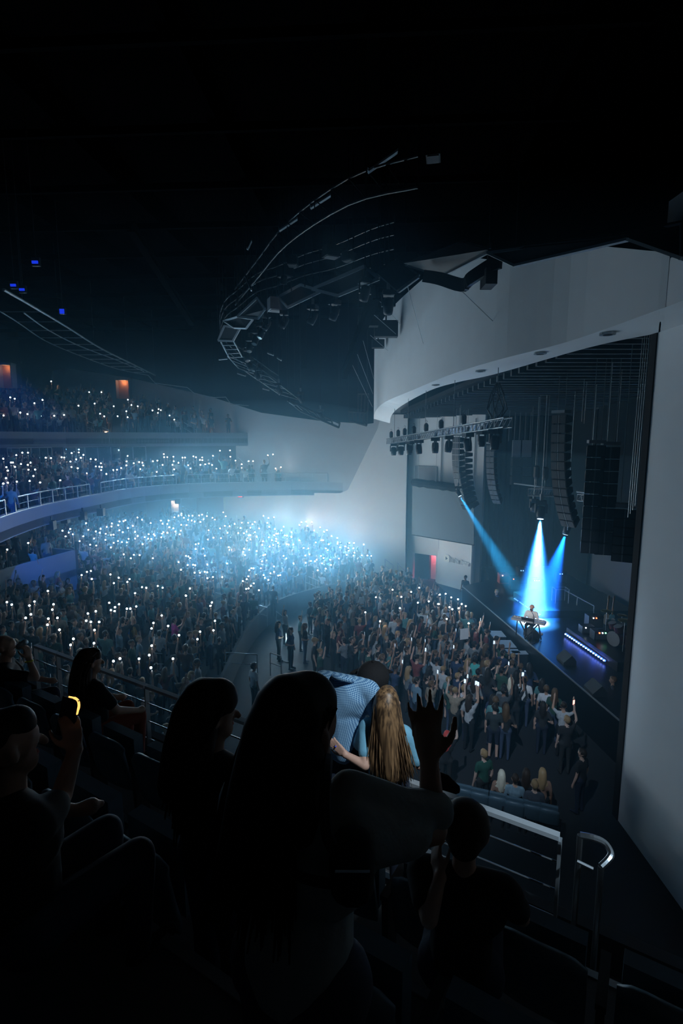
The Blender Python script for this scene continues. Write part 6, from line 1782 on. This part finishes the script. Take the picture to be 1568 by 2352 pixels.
for i in range(n0):
    a = 2 * i; fs += [(a, a + 2, a + 3, a + 1), (m_ + a, m_ + a + 1, m_ + a + 3, m_ + a + 2), (a, m_ + a, m_ + a + 2, a + 2), (a + 1, a + 3, m_ + a + 3, m_ + a + 1)]
fs += [(0, 1, m_ + 1, m_), (2 * n0, m_ + 2 * n0, m_ + 2 * n0 + 1, 2 * n0 + 1)]
childworld('brim', MB().add(vs, fs), M_CAP, t); childworld('button', MB().ball(hcm + UP * .165, .012, 8, 6), M_CAP, t)
# 4. the blonde woman with her arm round him
loc = Vector((.325, 3.56, E - 3.37)); s = .885; yaw = math.radians(-22)
hw = P(793, 1733, y=3.52); ht = P(757, 1700, y=3.56)
caps = human_caps(hair='none', sh=.17, armL=(rootlocal(P(838, 1758, y=3.46), loc, yaw, s), rootlocal(hw, loc, yaw, s), rootlocal(hw, loc, yaw, s)), armR=((.27, .05, 1.14), (.22, .24, 1.02), (.18, .30, 1.02)), turn=math.radians(12))
hnd = hand_caps(hw, ht - hw, Vector((.2, 1, .1)), 1, curl=.12, s=.95)
slv = xf([((-.17, 0, 1.41), (-.22, -.01, 1.25), .062, .066, 'shirt'), ((.17, 0, 1.41), (.245, .03, 1.2), .062, .068, 'shirt')], loc, yaw, s)
p4, W4 = figure('blonde woman with long straight hair in pale blue tee hugging the man in the cap', loc, yaw, s, caps, hnd, M_TEE, skin=M_SKINW, voxel=.008, sleeve=slv)
hc4 = Vector(xf([((0, .02, 1.64), (0, .02, 1.64), 0, 0, '')], loc, yaw, s)[0][0]); R4 = Matrix.Rotation(yaw + math.radians(12), 3, 'Z')
headfeatures(p4, hc4, R4, s)
long_hair(p4, hc4, R4, s, M_BLONDE, .60, 1200, .0052, 21, back=.085, side=.06, spread=.08, deep=.86)
rc = hw.lerp(ht, .62); 
t = thing('ring', 'small blue ring on the hand on the checked shirt', 'ring', rc)
tr = [rc + Vector((.010 * math.cos(a), -.006, .010 * math.sin(a))) for a in [math.pi * 2 * i / 12 for i in range(13)]]
childworld('band', MB().path(tr, .002, 5), M_STEEL, t); childworld('stone', MB().ball(rc + Vector((0, -.018, .004)), .006, 8, 6), mat('ring_blue', (.05, .1, .9), .2), t)
# 5. seated woman with sunglasses pushed up and lettering on her back
loc = rn(-4.05, 2.88, E - 3.37); loc = Vector((-2.47, 4.85, E - 3.37)); s = 1.0; yaw = math.radians(-40)
p5, W5 = figure('seated woman with sunglasses on long brown hair and lettered black top', loc, yaw, s, human_caps(sit=True, hair='none', sh=.17, turn=math.radians(-15), armR=((.27, .12, .74), (.22, .36, .62), (.2, .44, .6)), armL=((-.27, .12, .74), (-.2, .36, .62), (-.18, .44, .6))), (), M_BLACKCLOTH, bottoms=M_RUST, skin=M_SKIN)
hc5 = Vector(xf([((0, .02, 1.19), (0, .02, 1.19), 0, 0, '')], loc, yaw, s)[0][0]); R5 = Matrix.Rotation(yaw - .26, 3, 'Z')
headfeatures(p5, hc5, R5, s)
long_hair(p5, hc5, R5, s, M_BROWNHAIR, .42, 200, .011, 33, back=.06, spread=.16)
t = thing('sunglasses', 'dark sunglasses pushed up on the head of the seated woman', 'sunglasses', hc5 + UP * .12)
f5 = lambda x, y, z: hc5 + R5 @ Vector((x, y, z))
for sx in (-1, 1):
    childworld('lens', MB().ball(f5(sx * .034, .055, .118), .03, 12, 8, scale=(1, .55, .5)), mat('sunglass_lens', (.01, .01, .012), .06, spec=.8), t, True)
    childworld('arm', MB().tube(f5(sx * .068, .05, .112), f5(sx * .10, -.06, .04), .004, 5), M_STEEL, t)
childworld('bridge', MB().tube(f5(-.012, .068, .122), f5(.012, .068, .122), .004, 5), M_STEEL, t)
RB = Matrix.Rotation(yaw, 3, 'Z')
bo = Vector(loc) + RB @ Vector((-.125, -.148, .745))
place_text('shirt_lettering', 'nder', .135, .0015, mat('print_grey', (.45, .50, .50), .8), p5, bo, RB @ Vector((1, 0, 0)), (0, 0, 1))
# 6. the bald man drinking
loc = Vector((-3.66, 5.36, E - 3.37)); s = 1.02; yaw = math.radians(-62)
hc6 = P(13, 1485, y=5.42)
cw, ct = P(66, 1512, y=5.30), P(62, 1484, y=5.32)
caps = human_caps(sit=True, hair='none', sh=.2, armR=(rootlocal(P(82, 1556, y=5.28), loc, yaw, s), rootlocal(cw, loc, yaw, s), rootlocal(cw, loc, yaw, s)), armL=((-.27, .14, .72), (-.2, .38, .64), (-.18, .46, .62)), turn=math.radians(-14))
dz = hc6 - Vector(xf([((0, .02, 1.19), (0, .02, 1.19), 0, 0, '')], loc, yaw, s)[0][0]); loc = loc + dz
caps = human_caps(sit=True, hair='none', sh=.2, armR=(rootlocal(P(82, 1556, y=5.28), loc, yaw, s), rootlocal(cw, loc, yaw, s), rootlocal(cw, loc, yaw, s)), armL=((-.27, .14, .72), (-.2, .38, .64), (-.18, .46, .62)), turn=math.radians(-14))
hnd = hand_caps(cw, ct - cw + Vector((-.01, 0, .06)), Vector((-1, .3, .1)), 1, curl=.62, s=1.05)
p6, W6 = figure('bald man in black top drinking from a can at the left of the near rows', loc, yaw, s, caps, hnd, M_BLACKCLOTH, skin=M_SKIN, voxel=.008)
headfeatures(p6, hc6, Matrix.Rotation(yaw - .24, 3, 'Z'), s)
t = thing('drink_can', 'pale drink can held to the bald man\'s mouth', 'can', ct)
cx = ct + Vector((-.05, .0, .02)); ax = Vector((.75, -.1, .55)).normalized()
childworld('can_body', MB().path([cx - ax * .062, cx - ax * .055, cx + ax * .05, cx + ax * .062], [.024, .033, .033, .026], 14), mat('can_pale', (.55, .62, .66), .3, metal=.6), t, True)
childworld('rim', MB().tube(cx - ax * .064, cx - ax * .060, .027, 14), M_STEEL, t)
t = thing('wristband', 'yellow paper wristband on the bald man\'s wrist', 'wristband', cw)
wd = (ct - cw).normalized(); e1 = wd.orthogonal().normalized(); e2 = wd.cross(e1)
childworld('band', MB().path([cw - wd * .03 + (e1 * math.cos(a) + e2 * math.sin(a)) * .034 for a in [2 * math.pi * i / 16 for i in range(17)]], .009, 6), mat('band_yellow', (.75, .62, .03), .5), t)
place_text('shirt_print', 'LA', .06, .0015, mat('print_yellow', (.5, .42, .05), .8), p6, Vector(loc) + Matrix.Rotation(yaw, 3, 'Z') @ Vector((.06, -.15, .80)), Matrix.Rotation(yaw, 3, 'Z') @ Vector((1, 0, 0)), (0, 0, 1)) if False else None
# 7. seated person at the lower left holding up a phone
loc = Vector((-1.18, 1.74, E - 2.2)); yaw = math.radians(-35); s = .98
pw = P(172, 1722, y=1.92); pt = P(162, 1662, y=1.95)
hc7 = P(22, 1712, y=1.72)
caps = human_caps(sit=True, hair='short', sh=.19, armR=(rootlocal(P(140, 1830, y=1.80), loc, yaw, s), rootlocal(pw, loc, yaw, s), rootlocal(pw, loc, yaw, s)), armL=((-.26, .12, .74), (-.2, .34, .64), (-.18, .44, .62)), turn=-.2)
loc = loc + (hc7 - Vector(xf([((0, .02, 1.19), (0, .02, 1.19), 0, 0, '')], loc, yaw, s)[0][0]))
caps = human_caps(sit=True, hair='short', sh=.19, armR=(rootlocal(P(140, 1830, y=1.80), loc, yaw, s), rootlocal(pw, loc, yaw, s), rootlocal(pw, loc, yaw, s)), armL=((-.26, .12, .74), (-.2, .34, .64), (-.18, .44, .62)), turn=-.2)
hnd = hand_caps(pw, pt - pw, Vector((-.6, .8, 0)), 1, curl=.55, s=.95)
p7, W7 = figure('dark seated person at the lower left holding up a phone', loc, yaw, s, caps, hnd, M_BLACKCLOTH, skin=M_SKINDK, voxel=.008)
grown('hair', [c for c in W7 if c[4] == 'hair'], .012, M_HAIRDK, p7); headfeatures(p7, hc7, Matrix.Rotation(yaw - .2, 3, 'Z'), s)
c = P(156, 1647, y=1.97)
t = thing('phone', 'large dark phone with warm glare painted on its rim held up at the lower left', 'phone', c)
Rp = Matrix.Rotation(math.radians(-12), 3, 'Z') @ Matrix.Rotation(math.radians(-12), 3, 'X') @ Matrix.Rotation(math.radians(8), 3, 'Y')
childworld('body', MB().box(c, (.075, .012, .155), Rp), M_PHONEBODY, t)
M_GLARE = mat('warm_glare', (1, .7, .3), .5, emit=(1.0, .50, .12), emit_s=1.7)
g = lambda x, z: c + Rp @ Vector((x, -.002, z))
childworld('painted_glare', MB().path(catmull([g(-.012, .080), g(.014, .081), g(.032, .074), g(.040, .056), g(.040, .038), g(.039, .020)], 4), [.003] * 4 + [.005] * 12 + [.004] * 4 + [.002], 8), M_GLARE, t)  # emissive strip stands in for glare on the phone's edge
# 8. the head in the dark at the lower right, with a small phone light
loc = Vector((.62, 2.14, E - 2.8)); yaw = math.radians(-18); s = .97
hc8 = P(1068, 1915, y=2.12)
pw = P(1010, 2015, y=2.05)
loc = loc + (hc8 - Vector(xf([((0, .02, 1.19), (0, .02, 1.19), 0, 0, '')], loc, yaw, s)[0][0]))
caps = human_caps(sit=True, hair='short', sh=.2, armL=(rootlocal(P(985, 2110, y=1.95), loc, yaw, s), rootlocal(pw, loc, yaw, s), rootlocal(pw, loc, yaw, s)), armR=((.27, .14, .72), (.2, .38, .64), (.18, .46, .62)))
hnd = hand_caps(pw, P(1003, 1980, y=2.1) - pw, Vector((.6, .8, 0)), -1, curl=.5, s=.95)
p8, W8 = figure('person with short brown hair seated in the dark before the railing end', loc, yaw, s, caps, hnd, M_BLACKCLOTH, skin=M_SKIN)
grown('hair', [c for c in W8 if c[4] == 'hair'] + [(tuple(hc8 + UP * .04), tuple(hc8 + UP * .05), .112, .112, 'hair')], .012, M_BROWNHAIR, p8); headfeatures(p8, hc8, Matrix.Rotation(yaw, 3, 'Z'), s)
c = P(1005, 1992, y=2.12)
t = thing('phone', 'small phone with a point of light held low by the railing end', 'phone', c)
childworld('body', MB().box(c - UP * .05, (.07, .012, .145), Matrix.Rotation(.3, 3, 'Z')), M_PHONEBODY, t); childworld('flash', MB().ball(c + Vector((0, -.012, .0)), .006, 8, 6), mat('flash_pink', (1, .8, .8), .5, emit=(1, .8, .75), emit_s=5), t)
# black clutch on the raised arm
c = P(1008, 1792, y=1.36)
t = thing('clutch_bag', 'black clutch hanging from the raised arm of the nearest woman', 'bag', c)
childworld('pouch', MB().path([c - RV * .035 + UP * .0, c - RV * .03, c + RV * .02, c + RV * .055 - UP * .01, c + RV * .06 - UP * .01], [.01, .024, .022, .012, .006], 10), M_BLACKCLOTH, t, True)
childworld('strap', MB().path([c - RV * .03 + UP * .02, c - RV * .02 + UP * .05, c + UP * .03], .004, 5), M_BLACKCLOTH, t)

# ------------------------------------------------------------------ the sparse group of people and seats on the floor below the railing end
FS = [(1062, 1852), (1098, 1862), (1140, 1872), (1178, 1884), (1218, 1892), (1256, 1902)]
for k, (u, v) in enumerate(FS):
    p = P(u, v + 26, z=.02); seat('dark teal tip-up seat on the floor below the railing, %s from the left' % ordn(k + 1), Vector((p.x, p.y, 0)), 'seats on the floor below the railing', yaw=math.radians(-20))
def single(kind, u, v, label, col, z=0.0, yaw=0.0, s=1.0, hairc=None, foot=True, y=None):
    p = P(u, v, z=z) if y is None else P(u, v, y=y)
    if y is not None: p.z = z
    o = link('person', MID[kind], loc=p, rotz=yaw); o.scale = (s, s, s); o.color = (*col, 1)
    if hairc is not None:
        me = MID[kind].copy(); me.materials[1] = hairc; o.data = me
    return tag(o, label, 'person')
M_PLAT = mat('hair_platinum', (.80, .72, .55), .5, noise=.15, nscale=60)
M_SANDY = mat('hair_sandy', (.42, .27, .13), .5, noise=.2, nscale=60)
single('plain', 1106, 1868, 'man in dark green tee walking on the floor below the railing', (.02, .10, .07), yaw=.3)
single('seatedlong', 1147, 1880, 'seated woman with platinum blonde hair and bare shoulders below the railing', (.45, .26, .18), hairc=M_PLAT, yaw=-.3)
single('seated', 1178, 1890, 'seated person in grey cap and pale blue top below the railing', (.25, .38, .45), yaw=-.3)
single('seatedlong', 1203, 1876, 'seated woman with brown hair in dark top below the railing, beside the grey cap', (.03, .03, .035), yaw=-.4)
single('seated', 1222, 1905, 'seated person in dark plaid shirt below the railing', (.07, .08, .10), yaw=-.2)
single('seatedlong', 1240, 1875, 'seated woman with sandy hair and strappy top below the railing', (.40, .22, .15), hairc=M_SANDY, yaw=-.3)
single('plain', 1328, 1866, 'bald man in black standing alone on the dark floor by the near wall', (.015, .015, .016), yaw=.6)
single('highlong', 1022, 1818, 'person in red cap lifting a hand on the floor below the railing', (.02, .02, .022), hairc=mat('cap_red', (.5, .05, .04), .8), yaw=-.3)
single('plain', 1400, 1668, 'guard in black with white chest print standing at the stage corner', (.015, .015, .016), yaw=1.2)
single('plain', 1068, 1352, 'guard standing dark against the white sign wall', (.02, .025, .03), y=29.2, z=0.0, yaw=2.4)
single('plain', 1138, 1428, 'person in dark clothes standing in the gap before the stage beside the keyboard', (.03, .05, .12), z=0, yaw=1.6)
single('plainlong', 796, 1432, 'person in a long pale dress standing at the far end of the floor', (.55, .75, .85), yaw=2.6)
t = single('shorts', 1131, 1742, 'man in white cap, dark top and pale shorts at the back of the pit', (.03, .04, .04), yaw=-.35)
single('plainlong', 1157, 1744, 'woman in light jeans with brown hair at the back of the pit', (.02, .02, .02), yaw=-.4)
single('plain', 1061, 1694, 'man in white floral shirt at the back of the pit', (.62, .60, .62), yaw=-.4, s=1.02)
single('uplong', 1168, 1672, 'woman with platinum hair and white top brightly lit in the pit', (.85, .85, .82), hairc=M_PLAT, yaw=-.4)
single('plain', 1200, 1668, 'man in bright white tee in the pit next to the platinum blonde', (.85, .85, .84), yaw=-.5)
single('plain', 1248, 1692, 'man in pale tee at the back of the pit under the raised red phone', (.72, .74, .76), yaw=-.4)
single('front', 790, 1562, 'man in grey long-sleeve top standing at the edge of the pit', (.25, .27, .29), yaw=.8)
single('plain', 1086, 1612, 'man in bright teal tee in the left part of the pit', (.10, .55, .50), yaw=-.4)
p = P(1317, 1613, z=2.13)
o = link('phone', PH_SCREEN, loc=p, rotz=.3); tag(o, 'bright red phone screen held highest at the stage side of the pit', 'phone'); me = PH_SCREEN.copy(); me.materials[1] = mat('screen_red', (.2, .05, .05), .4, emit=(1, .35, .3), emit_s=3); o.data = me
o = link('person', MID['high'], loc=(p.x - .2, p.y - .11, 0)); o.color = (.02, .02, .022, 1); tag(o, 'person in dark top with arm straight up holding the red-lit phone', 'person')
p = P(1066, 1456, z=2.0)
t = thing('paper_sign', 'blank white paper sign held up above the pit crowd', 'sign', p)
childworld('sheet', MB().box(p, (.36, .012, .44), Matrix.Rotation(.3, 3, 'Z')), mat('paper', (.85, .85, .85), .8), t)
childworld('crease', MB().box(p + Vector((0, -.007, 0)), (.004, .003, .42), Matrix.Rotation(.3, 3, 'Z')), mat('paper_edge', (.6, .6, .6), .8), t)
p = P(662, 1480, z=.75); 
t = thing('lit_screen', 'small bright blue-white screen on a stand in the aisle', 'screen', Vector((p.x, p.y, 0)))
childworld('panel', MB().box(p + UP * .25, (.24, .05, .55)), M_FIXTURE, t); childworld('display', MB().box(p + UP * .25 - Vector((0, .03, 0)), (.21, .012, .5)), mat('screen_cyan', (.2, .3, .4), .4, emit=(.55, .85, 1.0), emit_s=1.6), t); childworld('pole', MB().tube(Vector((p.x, p.y, .02)), p, .03, 8), M_FIXTURE, t); childworld('base', MB().tube(Vector((p.x, p.y, 0)), Vector((p.x, p.y, .03)), .2, 12), M_FIXTURE, t)
lamp('screen_glow', 'POINT', p + Vector((0, -.4, .2)), 8, (.5, .85, 1.0), size=.15)
for (u, v, lb, col, kind) in [(292, 1486, 'man in bright blue top standing on the near terrace', (.02, .12, .55), 'plain'), (308, 1500, 'woman in mustard top standing on the near terrace', (.42, .22, .03), 'plainlong'), (402, 1502, 'woman in magenta top with phone on the near terrace', (.75, .03, .35), 'front'), (480, 1506, 'person in pale blue jacket raising an arm on the near terrace', (.35, .48, .56), 'high'), (185, 1462, 'person in pale grey top with arms up on the near terrace', (.4, .45, .48), 'both'), (583, 1590, 'person in white top bending on the near terrace by the steps', (.7, .75, .78), 'plain')]:
    q = hit(u, v - 22, 1.0, 0); S_ = spots[spots[:, 3] == 0]; k = int(np.argmin((S_[:, 0] - q.x) ** 2 + (S_[:, 1] - q.y) ** 2))
    o = link('person', MID[kind], loc=(q.x, q.y, S_[k, 2]), rotz=-.9); o.color = (*col, 1); tag(o, lb, 'person')
